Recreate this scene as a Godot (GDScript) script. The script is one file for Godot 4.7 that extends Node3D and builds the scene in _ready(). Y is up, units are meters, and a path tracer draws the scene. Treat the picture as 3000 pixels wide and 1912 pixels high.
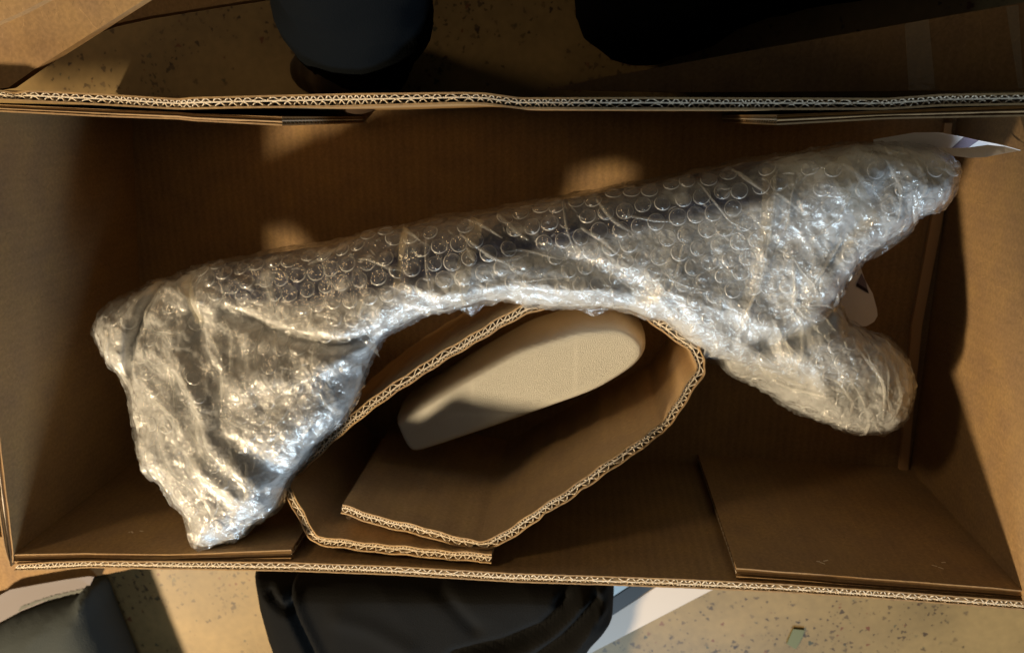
extends Node3D
# A bubble-wrapped bundle lying in an open carton, seen from above. Metres, y up, the carton's inside floor is y = 0.

var rng := RandomNumberGenerator.new()
var M := {}
var names := {}
const RIM := 0.163


# ---------------------------------------------------------------- helpers
func tag(o: Node, label: String, category: String, group := "") -> void:
	o.set_meta("label", label)
	o.set_meta("category", category)
	if group:
		o.set_meta("group", group)


func numbered(called: String, parent: Node) -> String:
	var key := str(parent.get_instance_id()) + called
	var n: int = names.get(key, 0)
	names[key] = n + 1
	return called if n == 0 else "%s_%03d" % [called, n]


func thing(called: String, label: String, category: String, at := Vector3.ZERO, group := "") -> Node3D:
	var o := Node3D.new()
	o.name = numbered(called, self)
	add_child(o, true)
	o.position = at
	tag(o, label, category, group)
	return o


func group_node(called: String, parent: Node) -> Node3D:
	var o := Node3D.new()
	o.name = numbered(called, parent)
	parent.add_child(o, true)
	return o


func part(called: String, mesh: Mesh, mat: Material, parent: Node) -> MeshInstance3D:
	var o := MeshInstance3D.new()
	o.name = numbered(called, parent)
	o.mesh = mesh
	if mat:
		o.material_override = mat
	parent.add_child(o, true)
	return o


# a smooth indexed mesh; faces run clockwise seen from outside
func smooth_mesh(v: PackedVector3Array, idx: PackedInt32Array, col := PackedColorArray(), uv := PackedVector2Array()) -> ArrayMesh:
	var n := PackedVector3Array()
	n.resize(v.size())
	for k in range(0, idx.size(), 3):
		var a := v[idx[k]]
		var c := (v[idx[k + 2]] - a).cross(v[idx[k + 1]] - a)
		n[idx[k]] += c
		n[idx[k + 1]] += c
		n[idx[k + 2]] += c
	for k in n.size():
		n[k] = n[k].normalized()
	var arr := []
	arr.resize(Mesh.ARRAY_MAX)
	arr[Mesh.ARRAY_VERTEX] = v
	arr[Mesh.ARRAY_NORMAL] = n
	arr[Mesh.ARRAY_INDEX] = idx
	if col.size():
		arr[Mesh.ARRAY_COLOR] = col
	if uv.size():
		arr[Mesh.ARRAY_TEX_UV] = uv
	var m := ArrayMesh.new()
	m.add_surface_from_arrays(Mesh.PRIMITIVE_TRIANGLES, arr)
	return m


func normals_of(v: PackedVector3Array, idx: PackedInt32Array) -> PackedVector3Array:
	var n := PackedVector3Array()
	n.resize(v.size())
	for k in range(0, idx.size(), 3):
		var a := v[idx[k]]
		var c := (v[idx[k + 2]] - a).cross(v[idx[k + 1]] - a)
		n[idx[k]] += c
		n[idx[k + 1]] += c
		n[idx[k + 2]] += c
	for k in n.size():
		n[k] = n[k].normalized()
	return n


func tri(st: SurfaceTool, a: Vector3, b: Vector3, c: Vector3) -> void:
	st.add_vertex(a)
	st.add_vertex(b)
	st.add_vertex(c)


func quad(st: SurfaceTool, a: Vector3, b: Vector3, c: Vector3, d: Vector3) -> void:
	tri(st, a, b, c)
	tri(st, a, c, d)


func flat_st() -> SurfaceTool:
	var st := SurfaceTool.new()
	st.begin(Mesh.PRIMITIVE_TRIANGLES)
	st.set_smooth_group(-1)
	return st


func done(st: SurfaceTool) -> ArrayMesh:
	st.generate_normals()
	return st.commit()


# a slab: an outline (any turn) between y0 and y1, its upper edge chamfered by c
func slab(pts: PackedVector2Array, y0: float, y1: float, c := 0.0) -> ArrayMesh:
	var p := pts
	if Geometry2D.is_polygon_clockwise(p):
		p = p.duplicate()
		p.reverse()
	var st := flat_st()
	var top := p
	if c > 0.0:
		var inner: Array = Geometry2D.offset_polygon(p, -c, Geometry2D.JOIN_MITER)
		if inner.size() == 1 and inner[0].size() == p.size():
			top = inner[0]
			var best := 0
			for k in top.size():
				if top[k].distance_to(p[0]) < top[best].distance_to(p[0]):
					best = k
			var turned := PackedVector2Array()
			for k in top.size():
				turned.append(top[(best + k) % top.size()])
			if Geometry2D.is_polygon_clockwise(turned):
				turned.reverse()
				turned.insert(0, turned[turned.size() - 1])
				turned.remove_at(turned.size() - 1)
			top = turned
		else:
			c = 0.0
	var t := Geometry2D.triangulate_polygon(top)
	for k in range(0, t.size(), 3):
		var a := top[t[k]]
		var b := top[t[k + 1]]
		var d := top[t[k + 2]]
		tri(st, Vector3(a.x, y1, a.y), Vector3(b.x, y1, b.y), Vector3(d.x, y1, d.y))
		tri(st, Vector3(a.x, y0, a.y), Vector3(d.x, y0, d.y), Vector3(b.x, y0, b.y))
	for k in p.size():
		var q := (k + 1) % p.size()
		quad(st, Vector3(p[k].x, y0, p[k].y), Vector3(p[k].x, y1 - c, p[k].y), Vector3(p[q].x, y1 - c, p[q].y), Vector3(p[q].x, y0, p[q].y))
		if c > 0.0:
			quad(st, Vector3(p[k].x, y1 - c, p[k].y), Vector3(top[k].x, y1, top[k].y), Vector3(top[q].x, y1, top[q].y), Vector3(p[q].x, y1 - c, p[q].y))
	return done(st)


# signed distance (inside > 0) and blended height on a grid over an outline of (x, height, z)
func outline_field(poly: Array, lo: Vector2, nx: int, nz: int, h: float) -> Array:
	var d := PackedFloat32Array()
	var yc := PackedFloat32Array()
	d.resize(nx * nz)
	yc.resize(nx * nz)
	var flat := PackedVector2Array()
	for p in poly:
		flat.append(Vector2(p.x, p.z))
	var cnt := flat.size()
	var seg := PackedVector2Array()
	var inv := PackedFloat32Array()
	for k in cnt:
		var e := flat[(k + 1) % cnt] - flat[k]
		seg.append(e)
		inv.append(1.0 / maxf(e.length_squared(), 1e-9))
	for ix in nx:
		for iz in nz:
			var p := lo + Vector2(ix, iz) * h
			var best := 1e9
			var ws := 0.0
			var hs := 0.0
			for k in cnt:
				var w := p - flat[k]
				var l := (w - seg[k] * clampf(w.dot(seg[k]) * inv[k], 0.0, 1.0)).length_squared()
				if l < best:
					best = l
				var wt := 1.0 / (w.length_squared() + 2e-4)
				wt *= wt
				ws += wt
				hs += wt * poly[k].y
			d[ix * nz + iz] = sqrt(best) * (1.0 if Geometry2D.is_point_in_polygon(p, flat) else -1.0)
			yc[ix * nz + iz] = hs / ws
	return [d, yc]


# surface nets over a grid of values (negative inside), order (x, z, y)
func nets(F: PackedFloat32Array, nx: int, ny: int, nz: int, o: Vector3, h: float) -> Array:
	var v := PackedVector3Array()
	var idx := PackedInt32Array()
	var vid := PackedInt32Array()
	vid.resize(F.size())
	vid.fill(-1)
	var sx := nz * ny
	var off := PackedInt32Array([0, sx, ny, sx + ny, 1, sx + 1, ny + 1, sx + ny + 1])
	var cor := [Vector3(0, 0, 0), Vector3(1, 0, 0), Vector3(0, 0, 1), Vector3(1, 0, 1), Vector3(0, 1, 0), Vector3(1, 1, 0), Vector3(0, 1, 1), Vector3(1, 1, 1)]
	var ea := PackedInt32Array([0, 2, 4, 6, 0, 1, 4, 5, 0, 1, 2, 3])
	var eb := PackedInt32Array([1, 3, 5, 7, 2, 3, 6, 7, 4, 5, 6, 7])
	for ix in nx - 1:
		for iz in nz - 1:
			var base := ix * sx + iz * ny
			for iy in ny - 1:
				var c := base + iy
				var s := F[c] < 0.0
				if s == (F[c + sx + ny + 1] < 0.0) and s == (F[c + sx] < 0.0) and s == (F[c + ny] < 0.0) and s == (F[c + 1] < 0.0) and s == (F[c + sx + 1] < 0.0) and s == (F[c + ny + 1] < 0.0) and s == (F[c + sx + ny] < 0.0):
					continue
				var sum := Vector3.ZERO
				var n := 0
				for e in 12:
					var fa := F[c + off[ea[e]]]
					var fb := F[c + off[eb[e]]]
					if (fa < 0.0) != (fb < 0.0):
						sum += cor[ea[e]].lerp(cor[eb[e]], fa / (fa - fb))
						n += 1
				vid[c] = v.size()
				v.append(o + (Vector3(ix, iy, iz) + sum / n) * h)
	# axis strides: x = sx, y = 1, z = ny ; for axis a the clockwise order runs (b0c0, b0c1, b1c1, b1c0) with (a, b, c) cyclic
	var st := PackedInt32Array([sx, 1, ny])
	for ix in range(1, nx - 1):
		for iz in range(1, nz - 1):
			for iy in range(1, ny - 1):
				var c := ix * sx + iz * ny + iy
				var s := F[c] < 0.0
				for a in 3:
					if s == (F[c + st[a]] < 0.0):
						continue
					var b := st[(a + 1) % 3]
					var d := st[(a + 2) % 3]
					var q0 := vid[c - b - d]
					var q1 := vid[c - b]
					var q2 := vid[c]
					var q3 := vid[c - d]
					if q0 < 0 or q1 < 0 or q2 < 0 or q3 < 0:
						continue
					if s:
						idx.append_array([q0, q1, q2, q0, q2, q3])
					else:
						idx.append_array([q0, q2, q1, q0, q3, q2])
	return [v, idx]


# one smooth body from tapered bones [a, b, radius at a, radius at b], joined with a smooth minimum
func bones_mesh(bones: Array, h: float, k: float) -> Array:
	var lo := Vector3(9, 9, 9)
	var hi := -lo
	for b in bones:
		var r := maxf(b[2], b[3]) + k + 2.0 * h
		lo = lo.min(b[0] - Vector3.ONE * r).min(b[1] - Vector3.ONE * r)
		hi = hi.max(b[0] + Vector3.ONE * r).max(b[1] + Vector3.ONE * r)
	var n := Vector3i((hi - lo) / h) + Vector3i(2, 2, 2)
	var F := PackedFloat32Array()
	F.resize(n.x * n.y * n.z)
	for ix in n.x:
		for iz in n.z:
			for iy in n.y:
				var p := lo + Vector3(ix, iy, iz) * h
				var f := 1.0
				for b in bones:
					var ab: Vector3 = b[1] - b[0]
					var t := clampf((p - b[0]).dot(ab) / maxf(ab.length_squared(), 1e-9), 0.0, 1.0)
					var g: float = (p - b[0] - ab * t).length() - lerpf(b[2], b[3], t)
					var m := maxf(k - absf(f - g), 0.0) / k
					f = minf(f, g) - m * m * k * 0.25
				F[(ix * n.z + iz) * n.y + iy] = f
	return nets(F, n.x, n.y, n.z, lo, h)


# ---------------------------------------------------------------- materials
func noise_tex(kind: int, freq: float, size: int, seed_: int, octaves := 4, low := 0.0, high := 1.0, fractal := FastNoiseLite.FRACTAL_FBM) -> ImageTexture:
	var n := FastNoiseLite.new()
	n.noise_type = kind
	n.seed = seed_
	n.frequency = freq
	n.fractal_type = fractal
	n.fractal_octaves = octaves
	var im := n.get_seamless_image(size, size)
	im.convert(Image.FORMAT_L8)
	if low != 0.0 or high != 1.0:
		for y in size:
			for x in size:
				var g := lerpf(low, high, im.get_pixel(x, y).r)
				im.set_pixel(x, y, Color(g, g, g))
	return ImageTexture.create_from_image(im)


func kraft_texture(base: Color, seed_: int, lines: float) -> Array:
	# paper fibres, mottling and the faint washboard that the fluting leaves on the liner
	var s := 1024
	var fine := FastNoiseLite.new()
	fine.seed = seed_
	fine.frequency = 0.09
	fine.fractal_octaves = 3
	var broad := FastNoiseLite.new()
	broad.seed = seed_ + 1
	broad.frequency = 0.008
	var a := fine.get_seamless_image(s, s)
	var b := broad.get_seamless_image(s, s)
	var col := Image.create(s, s, false, Image.FORMAT_RGB8)
	var hgt := Image.create(s, s, false, Image.FORMAT_L8)
	for y in s:
		for x in s:
			var fa := a.get_pixel(x, y).r - 0.5
			var fb := b.get_pixel(x, y).r - 0.5
			var w := 0.5 + 0.5 * cos(TAU * 42.0 * x / s)
			var g := 1.0 + fa * 0.16 + fb * 0.13 + (w - 0.5) * 0.10 * lines
			col.set_pixel(x, y, Color(base.r * g, base.g * g, base.b * g * (1.0 - fb * 0.1)))
			var q := clampf(0.5 + fa * 0.18 + (w - 0.5) * 0.6 * lines, 0.0, 1.0)
			hgt.set_pixel(x, y, Color(q, q, q))
	# fibres and scuffs
	var r := RandomNumberGenerator.new()
	r.seed = seed_
	for k in 2600:
		var p := Vector2(r.randi_range(0, s - 1), r.randi_range(0, s - 1))
		var d := Vector2.from_angle(r.randfn(1.57, 0.5) if r.randf() < 0.75 else r.randf() * TAU)
		var long := r.randi_range(4, 16) if k < 2500 else r.randi_range(30, 160)
		var tone := r.randf_range(0.84, 1.16)
		for i in long:
			var q := Vector2i(posmod(int(p.x), s), posmod(int(p.y), s))
			var was := col.get_pixelv(q)
			col.set_pixelv(q, Color(was.r * tone, was.g * tone, was.b * tone))
			p += d
			d = d.rotated(r.randfn(0.0, 0.06))
	return [ImageTexture.create_from_image(col), ImageTexture.create_from_image(hgt)]


func terrazzo_texture() -> ImageTexture:
	var s := 2048
	var n := FastNoiseLite.new()
	n.seed = 31
	n.frequency = 0.0035
	n.fractal_octaves = 4
	var blotch := n.get_seamless_image(s, s)
	n.seed = 12
	n.frequency = 0.06
	var grain := n.get_seamless_image(s, s)
	var im := Image.create(s, s, false, Image.FORMAT_RGB8)
	for y in s:
		for x in s:
			var g := 1.0 + (blotch.get_pixel(x, y).r - 0.5) * 0.35 + (grain.get_pixel(x, y).r - 0.5) * 0.12
			im.set_pixel(x, y, Color(0.50 * g, 0.42 * g, 0.275 * g))
	var r := RandomNumberGenerator.new()
	r.seed = 5
	var tints := [Color(0.20, 0.15, 0.10), Color(0.25, 0.20, 0.13), Color(0.22, 0.22, 0.17), Color(0.34, 0.28, 0.20), Color(0.36, 0.20, 0.12)]
	for k in 42000:
		var cx := r.randi_range(9, s - 10)
		var cy := r.randi_range(9, s - 10)
		var dense := blotch.get_pixel(cx, cy).r + 0.25 * (grain.get_pixel(cx, cy).r - 0.5)
		if r.randf() > clampf((0.60 - dense) * 4.5, 0.04, 1.0):
			continue
		var rad := 0.5 + 3.2 * pow(r.randf(), 2.2)
		var stretch := r.randf_range(0.35, 1.0)
		var turn := r.randf() * TAU
		var deep := r.randf_range(0.2, 0.95)
		var tint: Color = tints[r.randi() % 5 if r.randf() < 0.4 else r.randi() % 2]
		var kink := r.randf() * TAU
		for dy in range(-6, 7):
			for dx in range(-6, 7):
				var p := Vector2(dx, dy).rotated(turn)
				p.y /= stretch
				var edge := p.length() - rad * (1.0 + 0.3 * sin(3.0 * p.angle() + kink))
				if edge < 1.0:
					var was := im.get_pixel(cx + dx, cy + dy)
					im.set_pixel(cx + dx, cy + dy, was.lerp(tint, deep * clampf(1.0 - edge, 0.0, 1.0)))
	return ImageTexture.create_from_image(im)


func crinkle_texture(seed_: int, s: int) -> ImageTexture:
	# the facets, sharp folds and small dimples of crumpled plastic film
	var f := FastNoiseLite.new()
	f.seed = seed_
	f.noise_type = FastNoiseLite.TYPE_CELLULAR
	f.cellular_return_type = FastNoiseLite.RETURN_DISTANCE2_SUB
	f.frequency = 0.018
	f.fractal_type = FastNoiseLite.FRACTAL_NONE
	f.domain_warp_enabled = true
	f.domain_warp_amplitude = 22.0
	f.domain_warp_frequency = 0.02
	var facets := f.get_seamless_image(s, s)
	f.seed = seed_ + 1
	f.frequency = 0.034
	f.cellular_return_type = FastNoiseLite.RETURN_DISTANCE
	var dimples := f.get_seamless_image(s, s)
	var r := FastNoiseLite.new()
	r.seed = seed_ + 2
	r.noise_type = FastNoiseLite.TYPE_SIMPLEX_SMOOTH
	r.frequency = 0.008
	r.fractal_type = FastNoiseLite.FRACTAL_RIDGED
	r.fractal_octaves = 4
	var ridges := r.get_seamless_image(s, s)
	facets.convert(Image.FORMAT_L8)
	dimples.convert(Image.FORMAT_L8)
	ridges.convert(Image.FORMAT_L8)
	var im := Image.create(s, s, false, Image.FORMAT_L8)
	for y in s:
		for x in s:
			var g := 0.4 * facets.get_pixel(x, y).r + 0.2 * dimples.get_pixel(x, y).r + 0.4 * ridges.get_pixel(x, y).r
			im.set_pixel(x, y, Color(g, g, g))
	return ImageTexture.create_from_image(im)


func mat(color: Color, rough := 0.8, spec := 0.3) -> StandardMaterial3D:
	var m := StandardMaterial3D.new()
	m.albedo_color = color
	m.roughness = rough
	m.metallic_specular = spec
	m.cull_mode = BaseMaterial3D.CULL_DISABLED
	return m


func kraft(tex: Array, tile: float, relief: float) -> StandardMaterial3D:
	var m := mat(Color.WHITE, 0.72, 0.28)
	m.albedo_texture = tex[0]
	m.heightmap_enabled = true
	m.heightmap_texture = tex[1]
	m.heightmap_scale = relief
	m.uv1_triplanar = true
	m.uv1_scale = Vector3.ONE / tile
	return m


func film(alpha: float, rough: float, tint: Color, bump: Texture2D, tile: float, relief: float) -> StandardMaterial3D:
	var m := mat(Color(tint.r, tint.g, tint.b, alpha), rough, 0.5)
	m.transparency = BaseMaterial3D.TRANSPARENCY_ALPHA
	if bump:
		m.heightmap_enabled = true
		m.heightmap_texture = bump
		m.heightmap_scale = relief
		m.uv1_triplanar = true
		m.uv1_scale = Vector3.ONE / tile
	return m


func make_materials() -> void:
	M.board = kraft(kraft_texture(Color(0.55, 0.448, 0.318), 3, 0.5), 0.26, 0.014)
	M.board_plain = kraft(kraft_texture(Color(0.57, 0.463, 0.33), 9, 0.25), 0.29, 0.012)
	M.board_lit = kraft(kraft_texture(Color(0.66, 0.55, 0.405), 15, 0.2), 0.27, 0.012)  # kraft lightened in colour to suggest light falling on the sleeve panels
	M.strip = mat(Color(0.74, 0.60, 0.44), 0.75, 0.25)
	M.flute = mat(Color(0.83, 0.775, 0.69), 0.85, 0.2)  # raw cut edges, paler still to carry the light on the rims
	var crumple := crinkle_texture(5, 1024)
	var soft := noise_tex(FastNoiseLite.TYPE_SIMPLEX_SMOOTH, 0.02, 512, 8, 3)
	M.film = film(0.032, 0.075, Color(0.92, 0.93, 0.92), crumple, 0.15, 0.34)
	M.film_under = film(0.025, 0.07, Color(0.92, 0.93, 0.94), crumple, 0.083, 0.22)
	M.bubble = film(0.015, 0.09, Color(0.95, 0.96, 0.97), soft, 0.03, 0.05)
	M.seam = film(0.40, 0.16, Color(0.9, 0.91, 0.92), null, 1.0, 0.0)
	M.crease = film(0.22, 0.06, Color(0.95, 0.95, 0.93), soft, 0.03, 0.05)
	M.tape = film(0.10, 0.10, Color(0.9, 0.84, 0.68), soft, 0.05, 0.05)
	var core := mat(Color.WHITE, 0.42, 0.5)
	core.vertex_color_use_as_albedo = true
	core.heightmap_enabled = true
	core.heightmap_texture = crumple
	core.heightmap_scale = 0.20
	core.uv1_triplanar = true
	core.uv1_scale = Vector3.ONE / 0.13
	core.clearcoat_enabled = true
	core.clearcoat = 0.4
	core.clearcoat_roughness = 0.12
	M.core = core
	M.foam = mat(Color(0.80, 0.79, 0.75), 0.75, 0.35)
	M.foam.heightmap_enabled = true
	M.foam.heightmap_texture = noise_tex(FastNoiseLite.TYPE_SIMPLEX, 0.2, 512, 6, 3)
	M.foam.heightmap_scale = 0.06
	M.foam.uv1_triplanar = true
	M.foam.uv1_scale = Vector3.ONE / 0.07
	M.foam.clearcoat_enabled = true
	M.foam.clearcoat = 0.5
	M.foam.clearcoat_roughness = 0.16
	M.paper = mat(Color(0.88, 0.87, 0.88), 0.6, 0.4)
	M.paper_print = mat(Color(0.46, 0.42, 0.48), 0.6, 0.4)
	M.print_dark = mat(Color(0.16, 0.12, 0.17), 0.6, 0.4)
	M.torn = mat(Color(0.50, 0.48, 0.49), 0.8, 0.3)
	M.torn_fibre = mat(Color(0.42, 0.43, 0.42), 0.9, 0.2)
	var weave := noise_tex(FastNoiseLite.TYPE_SIMPLEX, 0.12, 256, 21, 3)
	M.black_cloth = mat(Color(0.062, 0.062, 0.061), 0.85, 0.2)
	M.slate_cloth = mat(Color(0.25, 0.27, 0.275), 0.9, 0.15)
	M.blue_cloth = mat(Color(0.045, 0.055, 0.065), 0.9, 0.1)
	for key in ["black_cloth", "slate_cloth", "blue_cloth"]:
		var c: StandardMaterial3D = M[key]
		c.heightmap_enabled = true
		c.heightmap_texture = weave
		c.heightmap_scale = 0.03
		c.uv1_triplanar = true
		c.uv1_scale = Vector3.ONE / 0.04
	M.shoe = mat(Color(0.26, 0.21, 0.17), 0.5, 0.4)
	M.sole = mat(Color(0.30, 0.27, 0.22), 0.7, 0.3)
	M.white_paint = mat(Color(0.72, 0.68, 0.64), 0.5, 0.4)
	M.black_paint = mat(Color(0.14, 0.15, 0.16), 0.5, 0.4)
	M.pale_blue = mat(Color(0.72, 0.78, 0.80), 0.3, 0.5)
	M.green_scrap = mat(Color(0.36, 0.37, 0.25), 0.6, 0.4)
	M.terrazzo = mat(Color.WHITE, 0.5, 0.4)
	M.terrazzo.albedo_texture = terrazzo_texture()
	M.terrazzo.uv1_triplanar = true
	M.terrazzo.uv1_scale = Vector3.ONE / 1.1
	M.terrazzo.uv1_offset = Vector3(0.31, 0.0, 0.17)


# ---------------------------------------------------------------- corrugated board
func resample(path: Array, step: float) -> Array:
	var out := []
	for k in path.size() - 1:
		var a: Vector3 = path[k]
		var b: Vector3 = path[k + 1]
		var n := maxi(1, int(ceil(Vector2(b.x - a.x, b.z - a.z).length() / step)))
		for i in n:
			out.append(a.lerp(b, float(i) / n))
	out.append(path[path.size() - 1])
	return out


func soften(path: Array, turns: int) -> Array:
	var p := path.duplicate()
	for t in turns:
		var q := p.duplicate()
		for k in range(1, p.size() - 1):
			q[k] = (p[k - 1] + p[k] * 2.0 + p[k + 1]) / 4.0
		p = q
	return p


func sides(path: Array) -> Array:
	# the level normal at each point of a path (to the left of its run seen from above)
	var out := []
	for k in path.size():
		var t: Vector3 = path[mini(k + 1, path.size() - 1)] - path[maxi(k - 1, 0)]
		out.append(Vector3(t.z, 0, -t.x).normalized())
	return out


# an upright sheet of paper that follows a path of (x, top, z), of some thickness, down to y0
func upright_sheet(path: Array, thick: float, y0: float, drop := 0.0, ragged := 0.0, depth := 0.0) -> ArrayMesh:
	var n := sides(path)
	var st := flat_st()
	var tops := []
	for k in path.size():
		tops.append(path[k].y - drop - ragged * rng.randf())
	for k in path.size() - 1:
		var a: Vector3 = path[k]
		var b: Vector3 = path[k + 1]
		var ta := Vector3(a.x, tops[k], a.z)
		var tb := Vector3(b.x, tops[k + 1], b.z)
		var na: Vector3 = n[k] * thick * 0.5
		var nb: Vector3 = n[k + 1] * thick * 0.5
		var ga := Vector3(a.x, y0 if depth == 0.0 else tops[k] - depth, a.z)
		var gb := Vector3(b.x, y0 if depth == 0.0 else tops[k + 1] - depth, b.z)
		quad(st, ta + na, tb + nb, gb + nb, ga + na)
		quad(st, tb - nb, ta - na, ga - na, gb - nb)
		quad(st, ta - na, tb - nb, tb + nb, ta + na)
		if k == 0:
			quad(st, ta - na, ta + na, ga + na, ga - na)
		if k == path.size() - 2:
			quad(st, tb + nb, tb - nb, gb - nb, gb + nb)
	return done(st)


# the wave between two liners, its cut edge on top
func upright_flute(a: Array, b: Array, period: float, y_drop: float, depth: float) -> ArrayMesh:
	var path := []
	var run := 0.0
	var phase := rng.randf() * TAU
	var crush := 1.0
	var mid := []
	for k in a.size():
		mid.append((a[k] + b[k]) * 0.5)
	for k in a.size() - 1:
		var len_: float = Vector2(mid[k + 1].x - mid[k].x, mid[k + 1].z - mid[k].z).length()
		var n := maxi(1, int(round(len_ / (period / 10.0))))
		for i in n:
			var t := float(i) / n
			var pa: Vector3 = a[k].lerp(a[k + 1], t)
			var pb: Vector3 = b[k].lerp(b[k + 1], t)
			phase += TAU * (len_ / n) / period * (1.0 + 0.3 * sin(run * 61.0) + 0.2 * sin(run * 187.0))
			run += len_ / n
			if i == 0:
				crush = lerpf(crush, rng.randf_range(0.45, 1.0), 0.5)
			var w := clampf(sin(phase) * 1.25, -1.0, 1.0) * 0.43 * crush + 0.5
			var q := pa.lerp(pb, w)
			q.y -= y_drop
			path.append(q)
	return upright_sheet(path, 0.00055, 0.0, 0.0, 0.0007, depth)


# double-wall board between two paths (inner and outer face, each a list of (x, top, z))
func corrugated(parent: Node3D, inner: Array, outer: Array, y0: float, split := 0.56, small := 0.0047, big := 0.0058, liner_mat: Material = null, depth := 0.02) -> void:
	var step := 0.0022
	var a := soften(resample_to(inner, step), 1)
	var b := soften(resample_to(outer, step, a.size()), 1)
	var m := []
	for k in a.size():
		m.append(a[k].lerp(b[k], split) - Vector3(0, 0.0003, 0))
	var lm: Material = liner_mat if liner_mat else M.board
	part("liner", upright_sheet(a, 0.001, y0, 0.0, 0.0003), lm, parent)
	part("liner", upright_sheet(m, 0.0007, 0.0, 0.0002, 0.0004, depth + 0.01), M.flute, parent)
	part("liner", upright_sheet(b, 0.001, y0, 0.0, 0.0003), lm, parent)
	part("flute", upright_flute(a, m, big, 0.0002, depth), M.flute, parent)
	part("flute", upright_flute(m, b, small, 0.0002, depth), M.flute, parent)


func resample_to(path: Array, step: float, want := -1) -> Array:
	# points evenly along the whole path
	var total := 0.0
	var at := [0.0]
	for k in path.size() - 1:
		total += (path[k + 1] - path[k]).length()
		at.append(total)
	var n := want if want > 0 else maxi(2, int(total / step) + 1)
	var out := []
	var k := 0
	for i in n:
		var s := total * i / (n - 1)
		while k < path.size() - 2 and s > at[k + 1]:
			k += 1
		out.append(path[k].lerp(path[k + 1], clampf((s - at[k]) / maxf(at[k + 1] - at[k], 1e-6), 0.0, 1.0)))
	return out


# board with level fluting: its top edge shows the liners lengthwise, its cut end the waves
func level_board(parent: Node3D, inner: Array, outer: Array, y0: float, end_at_last := true) -> void:
	var a := resample_to(inner, 0.008)
	var b := resample_to(outer, 0.008, a.size())
	var m := []
	for k in a.size():
		m.append(a[k].lerp(b[k], 0.55))
	part("liner", upright_sheet(a, 0.0009, y0, 0.0, 0.0004), M.board_plain, parent)
	part("liner", upright_sheet(m, 0.0007, y0, 0.0008, 0.0006), M.flute, parent)
	part("liner", upright_sheet(b, 0.0009, y0, 0.0, 0.0004), M.board_plain, parent)
	for pair in [[a, m, 0.0062], [m, b, 0.005]]:
		var st := flat_st()
		var n := int((RIM - y0) / pair[2] * 8.0)
		for i in n:
			for k in a.size() - 1:
				var y_1: float = y0 + 0.002 + (RIM - y0 - 0.0035) * i / n
				var y_2: float = y0 + 0.002 + (RIM - y0 - 0.0035) * (i + 1) / n
				var w1 := 0.5 + 0.42 * sin(TAU * i / 8.0)
				var w2 := 0.5 + 0.42 * sin(TAU * (i + 1) / 8.0)
				var p: Vector3 = pair[0][k].lerp(pair[1][k], w1)
				var q: Vector3 = pair[0][k + 1].lerp(pair[1][k + 1], w1)
				var r: Vector3 = pair[0][k + 1].lerp(pair[1][k + 1], w2)
				var s: Vector3 = pair[0][k].lerp(pair[1][k], w2)
				quad(st, Vector3(p.x, y_1, p.z), Vector3(s.x, y_2, s.z), Vector3(r.x, y_2, r.z), Vector3(q.x, y_1, q.z))
		part("flute", done(st), M.board_plain, parent)


# ---------------------------------------------------------------- the setting
func build_ground() -> void:
	var st := flat_st()
	quad(st, Vector3(-3, 0, -3), Vector3(3, 0, -3), Vector3(3, 0, 3), Vector3(-3, 0, 3))
	var o := part("terrazzo_floor", done(st), M.terrazzo, self)
	o.position.y = -0.008
	o.set_meta("kind", "structure")
	o.set_meta("label", "beige terrazzo floor with dark stone chips under the carton")


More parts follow.
